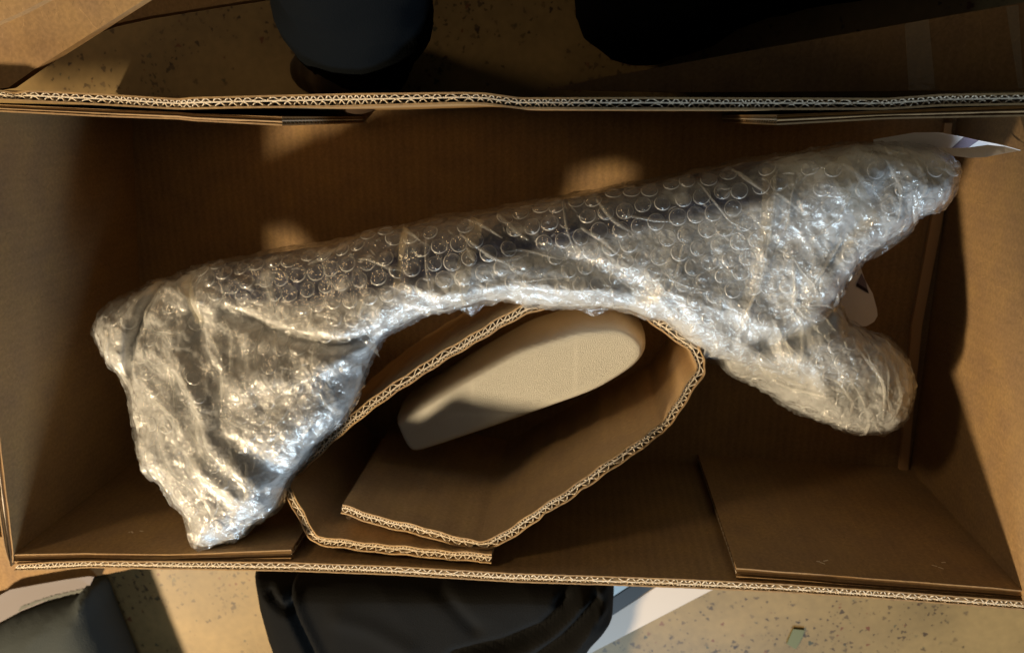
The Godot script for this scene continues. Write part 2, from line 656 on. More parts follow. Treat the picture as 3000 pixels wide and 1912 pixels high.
# ---------------------------------------------------------------- the carton
func build_carton() -> void:
	var box := thing("cardboard_box", "large open brown corrugated cardboard box holding the bubble-wrapped bundle", "box", Vector3(-0.05, 0, 0.13))
	var hold := Node3D.new()   # parts are laid out in scene axes and then moved under the box
	add_child(hold)
	# floor panel
	var fl := slab(PackedVector2Array([Vector2(-0.352, -0.012), Vector2(0.268, -0.012), Vector2(0.272, 0.282), Vector2(-0.382, 0.296)]), -0.0055, 0.0, 0.0)
	part("base_panel", fl, M.board, hold)
	# the lighter strip where the right end folds up
	var ridge := slab(PackedVector2Array([Vector2(0.2488, 0.0046), Vector2(0.2538, 0.0045), Vector2(0.2573, 0.0608), Vector2(0.2534, 0.1487), Vector2(0.2569, 0.2301), Vector2(0.2591, 0.2702), Vector2(0.2525, 0.2705), Vector2(0.2508, 0.2304), Vector2(0.2461, 0.1489), Vector2(0.2499, 0.0608)]), 0.0, 0.0035, 0.0)
	part("fold_strip", ridge, M.strip, hold)
	# far and near long walls
	var far_wall := group_node("long_wall", hold)
	corrugated(far_wall,
		[Vector3(-0.3606, 0.1630, -0.0100), Vector3(-0.3205, 0.1630, -0.0089), Vector3(-0.2615, 0.1630, -0.0061), Vector3(-0.2201, 0.1610, -0.0039), Vector3(-0.1845, 0.1630, -0.0046), Vector3(-0.1282, 0.1630, -0.0051), Vector3(-0.0640, 0.1640, -0.0067), Vector3(-0.0514, 0.1640, -0.0063), Vector3(-0.0338, 0.1620, -0.0041), Vector3(0.0330, 0.1630, -0.0037), Vector3(0.1013, 0.1630, -0.0035), Vector3(0.1511, 0.1630, -0.0036), Vector3(0.1770, 0.1630, -0.0052), Vector3(0.2154, 0.1630, -0.0058), Vector3(0.2548, 0.1630, -0.0061)],
		[Vector3(-0.3596, 0.1630, -0.0149), Vector3(-0.3196, 0.1630, -0.0134), Vector3(-0.3134, 0.1610, -0.0122), Vector3(-0.3037, 0.1630, -0.0132), Vector3(-0.2607, 0.1630, -0.0113), Vector3(-0.2195, 0.1610, -0.0087), Vector3(-0.2107, 0.1630, -0.0094), Vector3(-0.1278, 0.1630, -0.0111), Vector3(-0.0639, 0.1640, -0.0116), Vector3(-0.0514, 0.1640, -0.0113), Vector3(-0.0338, 0.1620, -0.0089), Vector3(0.0328, 0.1630, -0.0089), Vector3(0.1008, 0.1630, -0.0085), Vector3(0.1505, 0.1630, -0.0082), Vector3(0.1763, 0.1630, -0.0101), Vector3(0.2146, 0.1630, -0.0106), Vector3(0.2539, 0.1630, -0.0109)], -0.005)
	var near_wall := group_node("long_wall", hold)
	corrugated(near_wall,
		[Vector3(-0.3655, 0.1620, 0.2847), Vector3(-0.3392, 0.1630, 0.2810), Vector3(-0.3130, 0.1630, 0.2788), Vector3(-0.2572, 0.1630, 0.2759), Vector3(-0.1779, 0.1630, 0.2721), Vector3(-0.1121, 0.1630, 0.2710), Vector3(-0.0373, 0.1630, 0.2717), Vector3(0.0149, 0.1630, 0.2705), Vector3(0.0661, 0.1630, 0.2696), Vector3(0.1262, 0.1630, 0.2695), Vector3(0.1852, 0.1630, 0.2706), Vector3(0.2620, 0.1630, 0.2727), Vector3(0.3090, 0.1630, 0.2741)],
		[Vector3(-0.3676, 0.1620, 0.2894), Vector3(-0.3401, 0.1630, 0.2864), Vector3(-0.3137, 0.1630, 0.2831), Vector3(-0.2578, 0.1630, 0.2811), Vector3(-0.1784, 0.1630, 0.2778), Vector3(-0.1123, 0.1630, 0.2766), Vector3(-0.0373, 0.1630, 0.2772), Vector3(0.0151, 0.1630, 0.2760), Vector3(0.0664, 0.1630, 0.2750), Vector3(0.1267, 0.1630, 0.2746), Vector3(0.1858, 0.1630, 0.2756), Vector3(0.2628, 0.1630, 0.2779), Vector3(0.3100, 0.1630, 0.2795)], -0.005, 0.62, 0.0046, 0.0058)
	# ends: the left one and the right one, each with a wing lying along either long wall
	var left := group_node("end_wall", hold)
	var lp := [Vector3(-0.3425, RIM, -0.004), Vector3(-0.350, RIM, 0.08), Vector3(-0.3585, RIM, 0.18), Vector3(-0.366, RIM - 0.001, 0.275), Vector3(-0.3685, RIM - 0.002, 0.284)]
	var lo := [Vector3(-0.3500, RIM, -0.004), Vector3(-0.3575, RIM, 0.08), Vector3(-0.366, RIM, 0.18), Vector3(-0.3715, RIM - 0.001, 0.275), Vector3(-0.3705, RIM - 0.002, 0.287)]
	level_board(left, lp, lo, 0.0)
	var right := group_node("end_wall", hold)
	level_board(right, [Vector3(0.262, RIM, 0.275), Vector3(0.2585, RIM, -0.004)], [Vector3(0.269, RIM, 0.275), Vector3(0.2655, RIM, -0.004)], 0.0)
	for w in [
		[[Vector3(-0.3533, 0.1610, -0.0044), Vector3(-0.3232, 0.1610, -0.0027), Vector3(-0.2636, 0.1610, 0.0000), Vector3(-0.2193, 0.1600, 0.0014), Vector3(-0.2174, 0.1600, 0.0020), Vector3(-0.1624, 0.1610, 0.0046)], [Vector3(-0.3527, 0.1610, -0.0073), Vector3(-0.3226, 0.1610, -0.0058), Vector3(-0.2632, 0.1610, -0.0033), Vector3(-0.2189, 0.1600, -0.0016), Vector3(-0.2171, 0.1600, -0.0011), Vector3(-0.1621, 0.1610, 0.0007)]],
		[[Vector3(0.2648, 0.1610, -0.0016), Vector3(0.2174, 0.1610, -0.0003), Vector3(0.1524, 0.1610, 0.0010), Vector3(0.0985, 0.1610, 0.0040)], [Vector3(0.2641, 0.1610, -0.0050), Vector3(0.2167, 0.1610, -0.0047), Vector3(0.1520, 0.1610, -0.0023), Vector3(0.0981, 0.1610, -0.0003)]],
		[[Vector3(-0.3663, 0.1610, 0.2783), Vector3(-0.3160, 0.1610, 0.2745), Vector3(-0.2630, 0.1600, 0.2731), Vector3(-0.2439, 0.1610, 0.2709), Vector3(-0.1776, 0.1610, 0.2643)], [Vector3(-0.3673, 0.1610, 0.2839), Vector3(-0.3168, 0.1610, 0.2795), Vector3(-0.2636, 0.1600, 0.2776), Vector3(-0.2445, 0.1610, 0.2757), Vector3(-0.1781, 0.1610, 0.2707)]],
		[[Vector3(0.3184, 0.1610, 0.2687), Vector3(0.2621, 0.1610, 0.2670), Vector3(0.2429, 0.1610, 0.2659), Vector3(0.1502, 0.1600, 0.2638), Vector3(0.1459, 0.1610, 0.2630), Vector3(0.0977, 0.1610, 0.2616)], [Vector3(0.3195, 0.1610, 0.2741), Vector3(0.2630, 0.1610, 0.2727), Vector3(0.2439, 0.1610, 0.2718), Vector3(0.1507, 0.1600, 0.2691), Vector3(0.1464, 0.1610, 0.2685), Vector3(0.0981, 0.1610, 0.2676)]],
	]:
		var wing := group_node("wing_flap", hold)
		level_board(wing, w[0], w[1], 0.0)
	# staple scars on the wings
	for s in [Vector3(-0.3076, 0.1400, 0.2755), Vector3(-0.2961, 0.1370, 0.2720), Vector3(0.1485, 0.1520, 0.2595), Vector3(0.2177, 0.1490, 0.2605), Vector3(-0.2471, 0.1500, 0.2694)]:
		var st := flat_st()
		for k in 3:
			var p: Vector3 = s + Vector3(rng.randf_range(-0.005, 0.005), rng.randf_range(-0.003, 0.003), -0.0012)
			var e := Vector3(rng.randf_range(0.001, 0.004), rng.randf_range(-0.002, 0.002), 0)
			var up := Vector3(-e.y, e.x, 0).normalized() * 0.0004
			quad(st, p - up, p - up + e, p + up + e, p + up)
		var m := done(st)
		part("staple_mark", m, M.flute, hold)
	adopt(hold, box)


func adopt(hold: Node3D, into: Node3D) -> void:
	for c in hold.get_children():
		hold.remove_child(c)
		into.add_child(c, true)
		c.position -= into.position
	remove_child(hold)
	hold.free()


# ---------------------------------------------------------------- the folded cardboard sleeve and the foam
func build_sleeve() -> void:
	var o := thing("cardboard_sleeve", "folded double-wall cardboard sleeve standing open in the middle of the box", "cardboard insert", Vector3(-0.05, 0, 0.2))
	var hold := Node3D.new()
	add_child(hold)
	var line := [Vector3(-0.1469, 0.1500, 0.2402), Vector3(-0.1246, 0.1520, 0.2456), Vector3(-0.0917, 0.1540, 0.2518), Vector3(-0.0575, 0.1560, 0.2586), Vector3(-0.0486, 0.1550, 0.2556), Vector3(-0.0194, 0.1490, 0.2363), Vector3(0.0179, 0.1360, 0.2124), Vector3(0.0413, 0.1240, 0.1988), Vector3(0.0556, 0.1150, 0.1914), Vector3(0.0592, 0.1130, 0.1865), Vector3(0.0693, 0.1070, 0.1703), Vector3(0.0795, 0.1020, 0.1567), Vector3(0.0788, 0.1010, 0.1514), Vector3(0.0729, 0.1000, 0.1427), Vector3(0.0512, 0.0940, 0.1279), Vector3(0.0312, 0.0900, 0.1124), Vector3(0.0005, 0.0900, 0.1112), Vector3(-0.0343, 0.0980, 0.1198), Vector3(-0.0692, 0.1040, 0.1396), Vector3(-0.1089, 0.1110, 0.1643), Vector3(-0.1429, 0.1160, 0.1888), Vector3(-0.1738, 0.1190, 0.2170), Vector3(-0.1904, 0.1220, 0.2337), Vector3(-0.1905, 0.1300, 0.2377), Vector3(-0.1845, 0.1360, 0.2437), Vector3(-0.1639, 0.1550, 0.2604), Vector3(-0.1464, 0.1560, 0.2613), Vector3(-0.1021, 0.1580, 0.2630), Vector3(-0.0504, 0.1590, 0.2647)]
	var path := resample_to(line, 0.0022)
	var corners := [Vector3(-0.0575, 0.1560, 0.2586), Vector3(0.0568, 0.1140, 0.1913), Vector3(-0.1639, 0.1550, 0.2604), Vector3(-0.0194, 0.1490, 0.2363), Vector3(0.0034, 0.1400, 0.2231), Vector3(0.0793, 0.1020, 0.1545)]
	var n := sides(path)
	var inner := []
	var outer := []
	for k in path.size():
		var wob := 0.0004 * sin(k * 0.7) + 0.0003 * sin(k * 0.31 + 1.0)
		inner.append(path[k] + n[k] * (0.0029 + wob))
		var dent := 0.0
		for c in corners:
			dent = maxf(dent, 1.0 - path[k].distance_to(c) / 0.0032)
		outer.append(path[k] - n[k] * (0.0029 - wob - 0.0024 * dent))
	# the run goes clockwise, so its left side faces out of the ring
	corrugated(hold, outer, inner, 0.0, 0.6, 0.0042, 0.0062, M.board_lit, 0.016)
	# torn bits on the cut edge
	for s in [Vector3(-0.1203, 0.1460, 0.2718), Vector3(-0.0658, 0.1490, 0.2743), Vector3(-0.0571, 0.1490, 0.2748), Vector3(-0.1457, 0.1400, 0.2505)]:
		var st := flat_st()
		var d := Vector3(rng.randf_range(-0.002, 0.002), -0.001, 0.003)
		var w := Vector3(0.0022, 0.0006, 0.0)
		quad(st, s - w, s + w, s + d + w * 0.4, s + d - w * 0.4)
		quad(st, s - w + Vector3(0, 0.001, 0), s + w + Vector3(0, 0.001, 0), s + d + w * 0.4, s + d - w * 0.4)
		part("torn_paper", done(st), M.flute, hold)
	adopt(hold, o)


func pillow(poly: Array, R: float, T: float, h: float, y_lo: float, y_hi: float) -> Array:
	var lo := Vector2(9, 9)
	var hi := -lo
	for p in poly:
		lo = lo.min(Vector2(p.x, p.z))
		hi = hi.max(Vector2(p.x, p.z))
	lo -= Vector2.ONE * 4.0 * h
	hi += Vector2.ONE * 4.0 * h
	var nx := int((hi.x - lo.x) / h) + 1
	var nz := int((hi.y - lo.y) / h) + 1
	var ny := int((y_hi - y_lo) / h) + 1
	var fld := outline_field(poly, lo, nx, nz, h)
	var d: PackedFloat32Array = fld[0]
	var yc: PackedFloat32Array = fld[1]
	var F := PackedFloat32Array()
	F.resize(nx * nz * ny)
	var ratio := R / T
	for i in nx * nz:
		var u := R - d[i]
		if u < 0.008:
			var t := maxf(u + 0.008, 0.0)
			u = t * t / 0.032
		var u2 := u * u
		var b := i * ny
		var c := yc[i]
		for iy in ny:
			var w := (y_lo + iy * h - c) * ratio
			F[b + iy] = sqrt(u2 + w * w) - R
	var res := nets(F, nx, ny, nz, Vector3(lo.x, y_lo, lo.y), h)
	return [res[0], res[1], fld, lo, nx, nz]


func build_foam() -> void:
	var poly := [Vector3(-0.1315, 0.0450, 0.2057), Vector3(-0.1245, 0.0450, 0.2269), Vector3(-0.1177, 0.0450, 0.2362), Vector3(-0.0997, 0.0450, 0.2299), Vector3(-0.0479, 0.0450, 0.2093), Vector3(0.0144, 0.0450, 0.1830), Vector3(0.0383, 0.0450, 0.1668), Vector3(0.0487, 0.0450, 0.1550), Vector3(0.0499, 0.0450, 0.1461), Vector3(0.0418, 0.0450, 0.1363), Vector3(0.0296, 0.0450, 0.1291), Vector3(0.0008, 0.0450, 0.1322), Vector3(-0.0380, 0.0450, 0.1457), Vector3(-0.0780, 0.0450, 0.1701)]
	var res := pillow(scale_up(soften(resample_to(poly + [poly[0]], 0.006), 2).slice(1), 0.043), 0.0028, 0.040, 0.002, -0.01, 0.11)
	var v: PackedVector3Array = res[0]
	var mid := Vector3(-0.04, 0, 0.16)
	for k in v.size():
		# the block is nearly square in section: stretch the round of the pillow to a flat top
		v[k].y = 0.003 + clampf(v[k].y, 0.0, 0.09)
		v[k] -= mid
	var o := part("foam_block", smooth_mesh(v, res[1]), M.foam, self)
	o.position = mid
	tag(o, "cream coloured block of packing foam with a rounded end inside the cardboard sleeve", "foam block")


func scale_up(poly: Array, lift: float) -> Array:
	var out := []
	for p in poly:
		out.append(Vector3(p.x, lift, p.z))
	return out


# ---------------------------------------------------------------- the wrapped bundle
var wrap_d: PackedFloat32Array
var wrap_y: PackedFloat32Array
var wrap_lo: Vector2
var wrap_nx: int
var wrap_nz: int
const WR := 0.026
const WT := 0.027
const WH := 0.002


func bil(f: PackedFloat32Array, p: Vector2) -> float:
	var q := (p - wrap_lo) / WH
	var ix := clampi(int(q.x), 0, wrap_nx - 2)
	var iz := clampi(int(q.y), 0, wrap_nz - 2)
	var t := q - Vector2(ix, iz)
	var a := lerpf(f[ix * wrap_nz + iz], f[(ix + 1) * wrap_nz + iz], t.x)
	var b := lerpf(f[ix * wrap_nz + iz + 1], f[(ix + 1) * wrap_nz + iz + 1], t.x)
	return lerpf(a, b, t.y)


func wrap_top(p: Vector2) -> float:
	var u := WR - bil(wrap_d, p)
	if u < 0.008:
		var t := maxf(u + 0.008, 0.0)
		u = t * t / 0.032
	return bil(wrap_y, p) + WT / WR * sqrt(maxf(WR * WR - u * u, 0.0)) + relief(p)


func wrap_normal(p: Vector2) -> Vector3:
	var e := 0.0015
	var gx := (wrap_top(p + Vector2(e, 0)) - wrap_top(p - Vector2(e, 0))) / (2 * e)
	var gz := (wrap_top(p + Vector2(0, e)) - wrap_top(p - Vector2(0, e))) / (2 * e)
	return Vector3(-gx, 1, -gz).normalized()


# folds of the whole package: valleys (+) and ridges (-), each a polyline on plan
var folds := []


func relief(p: Vector2) -> float:
	var s := 0.0
	for f in folds:
		if f[3].has_point(p):
			var line: PackedVector2Array = f[0]
			var best := 1.0
			for k in line.size() - 1:
				best = minf(best, p.distance_squared_to(Geometry2D.get_closest_point_to_segment(p, line[k], line[k + 1])))
			s -= f[1] * exp(-best / (f[2] * f[2]))
	return s


func add_fold(line: PackedVector2Array, deep: float, wide: float) -> void:
	var r := Rect2(line[0], Vector2.ZERO)
	for q in line:
		r = r.expand(q)
	folds.append([line, deep, wide, r.grow(wide * 2.5)])


func build_bundle() -> void:
	var poly := [Vector3(-0.3260, 0.1020, 0.1390), Vector3(-0.3240, 0.0960, 0.1261), Vector3(-0.3153, 0.0960, 0.1183), Vector3(-0.2873, 0.0980, 0.1055), Vector3(-0.2642, 0.0990, 0.0994), Vector3(-0.2397, 0.1000, 0.0905), Vector3(-0.2194, 0.1000, 0.0862), Vector3(-0.1981, 0.1000, 0.0814), Vector3(-0.1638, 0.1000, 0.0756), Vector3(-0.1328, 0.1000, 0.0671), Vector3(-0.1104, 0.1000, 0.0629), Vector3(-0.0888, 0.0980, 0.0580), Vector3(-0.0632, 0.0970, 0.0549), Vector3(-0.0344, 0.0890, 0.0497), Vector3(0.0047, 0.0890, 0.0426), Vector3(0.0334, 0.0880, 0.0368), Vector3(0.0709, 0.0870, 0.0283), Vector3(0.0936, 0.0850, 0.0242), Vector3(0.1137, 0.0930, 0.0209), Vector3(0.1429, 0.1000, 0.0168), Vector3(0.1558, 0.1000, 0.0129), Vector3(0.1764, 0.0980, 0.0123), Vector3(0.1899, 0.0960, 0.0137), Vector3(0.2036, 0.0940, 0.0168), Vector3(0.2140, 0.0930, 0.0207), Vector3(0.2195, 0.0920, 0.0253), Vector3(0.2215, 0.0920, 0.0312), Vector3(0.2212, 0.0920, 0.0438), Vector3(0.2171, 0.0920, 0.0518), Vector3(0.2085, 0.0920, 0.0580), Vector3(0.2021, 0.0920, 0.0603), Vector3(0.1971, 0.0920, 0.0689), Vector3(0.1825, 0.0920, 0.0791), Vector3(0.1740, 0.0900, 0.0875), Vector3(0.1686, 0.0880, 0.0990), Vector3(0.1661, 0.0840, 0.1137), Vector3(0.1738, 0.0800, 0.1262), Vector3(0.1858, 0.0760, 0.1318), Vector3(0.2007, 0.0720, 0.1379), Vector3(0.2151, 0.0690, 0.1492), Vector3(0.2235, 0.0680, 0.1614), Vector3(0.2260, 0.0680, 0.1790), Vector3(0.2229, 0.0680, 0.1960), Vector3(0.2127, 0.0680, 0.2069), Vector3(0.1935, 0.0690, 0.2112), Vector3(0.1768, 0.0710, 0.2075), Vector3(0.1641, 0.0700, 0.2021), Vector3(0.1449, 0.0690, 0.1937), Vector3(0.1233, 0.0680, 0.1816), Vector3(0.1032, 0.0690, 0.1705), Vector3(0.0918, 0.0770, 0.1587), Vector3(0.0795, 0.0830, 0.1555), Vector3(0.0643, 0.0890, 0.1393), Vector3(0.0508, 0.0930, 0.1280), Vector3(0.0415, 0.0940, 0.1257), Vector3(0.0315, 0.0950, 0.1211), Vector3(0.0165, 0.0950, 0.1203), Vector3(-0.0135, 0.0950, 0.1208), Vector3(-0.0336, 0.0950, 0.1199), Vector3(-0.0455, 0.0980, 0.1162), Vector3(-0.0603, 0.1020, 0.1156), Vector3(-0.0690, 0.1050, 0.1189), Vector3(-0.0827, 0.1080, 0.1218), Vector3(-0.0981, 0.1120, 0.1247), Vector3(-0.1115, 0.1140, 0.1303), Vector3(-0.1208, 0.1160, 0.1372), Vector3(-0.1274, 0.1180, 0.1464), Vector3(-0.1330, 0.1200, 0.1587), Vector3(-0.1382, 0.1280, 0.1743), Vector3(-0.1468, 0.1300, 0.1897), Vector3(-0.1623, 0.1320, 0.2038), Vector3(-0.1705, 0.1340, 0.2150), Vector3(-0.1815, 0.1370, 0.2273), Vector3(-0.1869, 0.1400, 0.2380), Vector3(-0.1895, 0.1420, 0.2461), Vector3(-0.2036, 0.1440, 0.2563), Vector3(-0.2140, 0.1450, 0.2655), Vector3(-0.2283, 0.1460, 0.2717), Vector3(-0.2399, 0.1460, 0.2731), Vector3(-0.2473, 0.1450, 0.2703), Vector3(-0.2515, 0.1430, 0.2609), Vector3(-0.2549, 0.1400, 0.2504), Vector3(-0.2598, 0.1380, 0.2470), Vector3(-0.2654, 0.1370, 0.2418), Vector3(-0.2698, 0.1350, 0.2323), Vector3(-0.2755, 0.1340, 0.2286), Vector3(-0.2845, 0.1320, 0.2215), Vector3(-0.2857, 0.1300, 0.2126), Vector3(-0.2931, 0.1190, 0.1949), Vector3(-0.2980, 0.1140, 0.1777), Vector3(-0.3055, 0.1100, 0.1659), Vector3(-0.3196, 0.1050, 0.1543)]
	add_fold(PackedVector2Array([Vector2(-0.2222, 0.1192), Vector2(-0.1959, 0.1274), Vector2(-0.1720, 0.1317), Vector2(-0.1486, 0.1346), Vector2(-0.1293, 0.1319)]), 0.007, 0.004)
	add_fold(PackedVector2Array([Vector2(-0.2735, 0.1008), Vector2(-0.2814, 0.1239), Vector2(-0.2865, 0.1442), Vector2(-0.2873, 0.1602)]), 0.011, 0.0035)
	add_fold(PackedVector2Array([Vector2(-0.2496, 0.0907), Vector2(-0.2464, 0.1095), Vector2(-0.2390, 0.1347)]), 0.004, 0.004)
	add_fold(PackedVector2Array([Vector2(-0.2370, 0.1397), Vector2(-0.2195, 0.1618), Vector2(-0.2158, 0.1766)]), 0.002, 0.004)
	add_fold(PackedVector2Array([Vector2(-0.2563, 0.1359), Vector2(-0.2373, 0.1646), Vector2(-0.2207, 0.1960), Vector2(-0.1946, 0.2202)]), -0.004, 0.006)
	add_fold(PackedVector2Array([Vector2(-0.2060, 0.1570), Vector2(-0.1626, 0.1490), Vector2(-0.1289, 0.1379)]), -0.004, 0.008)
	add_fold(PackedVector2Array([Vector2(-0.2198, 0.1868), Vector2(-0.1973, 0.2019), Vector2(-0.1793, 0.2195)]), 0.0025, 0.005)
	add_fold(PackedVector2Array([Vector2(-0.2306, 0.2079), Vector2(-0.2060, 0.2251), Vector2(-0.1895, 0.2359)]), -0.004, 0.005)
	add_fold(PackedVector2Array([Vector2(0.1087, 0.0243), Vector2(0.1094, 0.0565), Vector2(0.1082, 0.0853), Vector2(0.1001, 0.1345)]), -0.0018, 0.002)
	add_fold(PackedVector2Array([Vector2(0.1641, 0.1116), Vector2(0.1531, 0.1228), Vector2(0.1355, 0.1332), Vector2(0.1180, 0.1377)]), 0.008, 0.006)
	add_fold(PackedVector2Array([Vector2(0.1482, 0.0815), Vector2(0.1610, 0.0572), Vector2(0.1733, 0.0338)]), 0.004, 0.006)
	add_fold(PackedVector2Array([Vector2(0.0900, 0.1063), Vector2(0.1166, 0.1240), Vector2(0.1482, 0.1565), Vector2(0.1669, 0.1852)]), -0.003, 0.008)
	add_fold(PackedVector2Array([Vector2(-0.1042, 0.0954), Vector2(-0.0840, 0.1053), Vector2(-0.0393, 0.1002), Vector2(0.0203, 0.1031)]), -0.003, 0.004)
	add_fold(PackedVector2Array([Vector2(-0.0393, 0.0760), Vector2(0.0001, 0.0853), Vector2(0.0398, 0.1027)]), 0.0035, 0.006)
	add_fold(PackedVector2Array([Vector2(-0.1074, 0.0597), Vector2(-0.1098, 0.0747), Vector2(-0.1072, 0.0934)]), 0.003, 0.003)
	for k in 9:
		var t := k / 8.0
		add_fold(PackedVector2Array([Vector2(lerpf(-0.262, -0.285, t), lerpf(0.088, 0.155, t)), Vector2(lerpf(-0.228, -0.255, t), lerpf(0.094, 0.175, t)), Vector2(lerpf(-0.205, -0.235, t), lerpf(0.102, 0.195, t))]), 0.0014 * (1.0 if k % 2 else -1.0), 0.0026)
	# the film stands a little proud of this outline
	var slim := []
	for k in poly.size():
		var t: Vector3 = poly[(k + 1) % poly.size()] - poly[k - 1]
		slim.append(poly[k] + Vector3(-t.z, 0, t.x).normalized() * 0.0024)
	poly = slim
	var res := pillow(poly, WR, WT, WH, 0.03, 0.185)
	var v: PackedVector3Array = res[0]
	var idx: PackedInt32Array = res[1]
	wrap_d = res[2][0]
	wrap_y = res[2][1]
	wrap_lo = res[3]
	wrap_nx = res[4]
	wrap_nz = res[5]
	var n := normals_of(v, idx)
	var body := PackedVector2Array([Vector2(-0.2392, 0.0906), Vector2(-0.1595, 0.0719), Vector2(-0.0419, 0.0476), Vector2(0.0700, 0.0259), Vector2(0.1120, 0.0189), Vector2(0.1160, 0.0422), Vector2(0.1189, 0.0743), Vector2(0.1151, 0.1098), Vector2(0.0629, 0.1066), Vector2(0.0129, 0.1012), Vector2(-0.0419, 0.1001), Vector2(-0.0849, 0.1053), Vector2(-0.1179, 0.1138), Vector2(-0.1604, 0.1192), Vector2(-0.2191, 0.1171), Vector2(-0.2503, 0.1087)])
	var dark := PackedVector2Array([Vector2(-0.2295, 0.0849), Vector2(-0.1594, 0.0698), Vector2(-0.0419, 0.0456), Vector2(0.0698, 0.0240), Vector2(0.1082, 0.0190), Vector2(0.1172, 0.0344), Vector2(0.1068, 0.0482), Vector2(0.0402, 0.0631), Vector2(-0.0209, 0.0774), Vector2(-0.0802, 0.0911), Vector2(-0.1284, 0.1029), Vector2(-0.1734, 0.1120), Vector2(-0.2210, 0.1126), Vector2(-0.2399, 0.0972)])
	var left_dir := Vector3(0.42, 0.1, 0.9).normalized()
	var right_dir := Vector3(0.55, -0.1, 0.83).normalized()
	var body_dir := Vector3(0.35, 0.0, 0.93).normalized()
	var coarse := FastNoiseLite.new()
	coarse.seed = 2
	coarse.noise_type = FastNoiseLite.TYPE_SIMPLEX_SMOOTH
	coarse.frequency = 55.0
	coarse.fractal_type = FastNoiseLite.FRACTAL_RIDGED
	coarse.fractal_octaves = 2
	var fine := FastNoiseLite.new()
	fine.seed = 7
	fine.noise_type = FastNoiseLite.TYPE_SIMPLEX_SMOOTH
	fine.frequency = 150.0
	fine.fractal_type = FastNoiseLite.FRACTAL_RIDGED
	fine.fractal_octaves = 2
	var lump := FastNoiseLite.new()
	lump.seed = 17
	lump.frequency = 28.0
	lump.fractal_octaves = 2
	var mid := Vector3(-0.06, 0.03, 0.12)
	var outer := PackedVector3Array()
	var core := PackedVector3Array()
	var col := PackedColorArray()
	outer.resize(v.size())
	core.resize(v.size())
	col.resize(v.size())
	for k in v.size():
		var p := v[k]
		var q := Vector2(p.x, p.z)
		var up := smoothstep(-0.2, 0.4, n[k].y)
		var in_body := near_share(q, body, 0.010)
		var dir := body_dir
		if in_body < 1.0:
			dir = body_dir.lerp(left_dir if p.x < -0.06 else right_dir, 1.0 - in_body).normalized()
		var s := p - dir * p.dot(dir) * 0.62
		var rel := relief(q) * up
		var rough := lerpf(1.0, 0.42, in_body)
		var a := coarse.get_noise_3dv(s) * 0.0021
		var b := fine.get_noise_3dv(p - dir * p.dot(dir) * 0.3) * 0.0012
		outer[k] = p + Vector3(0, rel, 0) + n[k] * ((a + b) * rough + lump.get_noise_3dv(p) * 0.0018) - mid
		core[k] = p + Vector3(0, rel * 0.9, 0) + n[k] * (-lerpf(0.0012, 0.003, in_body) + coarse.get_noise_3dv(s + Vector3(0.3, 0.1, 0.7)) * 0.0012 * lerpf(1.0, 0.5, in_body) + lump.get_noise_3dv(p) * 0.0012) - mid
		var navy := near_share(q, dark, 0.004) * smoothstep(-0.5, 0.0, lump.get_noise_3dv(p * 1.4) + 0.25)
		var pale := (Color(0.49, 0.495, 0.495) if p.x < -0.08 else Color(0.44, 0.455, 0.465)) * (1.0 + 0.30 * lump.get_noise_3dv(p * 2.2))
		col[k] = pale.lerp(Color(0.010, 0.015, 0.050), navy)
	var o := thing("bubble_wrapped_bundle", "long bundle with stubby ends in clear bubble wrap, lying across the box", "wrapped bundle", mid)
	part("wrapped_core", smooth_mesh(core, idx, col), M.core, o)
	part("film_layer", smooth_mesh(outer, idx), M.film, o)
	for k in outer.size():
		outer[k] = outer[k].lerp(core[k], 0.45)
	part("film_layer", smooth_mesh(outer, idx), M.film_under, o)
	add_bubbles(o, mid, body)
	add_creases(o, mid, poly)


# 1 inside, 0 beyond `soft` outside an outline
func near_share(q: Vector2, poly: PackedVector2Array, soft: float) -> float:
	var best := 1.0
	for k in poly.size():
		best = minf(best, q.distance_squared_to(Geometry2D.get_closest_point_to_segment(q, poly[k], poly[(k + 1) % poly.size()])))
	var d := sqrt(best) * (1.0 if Geometry2D.is_point_in_polygon(q, poly) else -1.0)
	return smoothstep(-soft, soft, d)


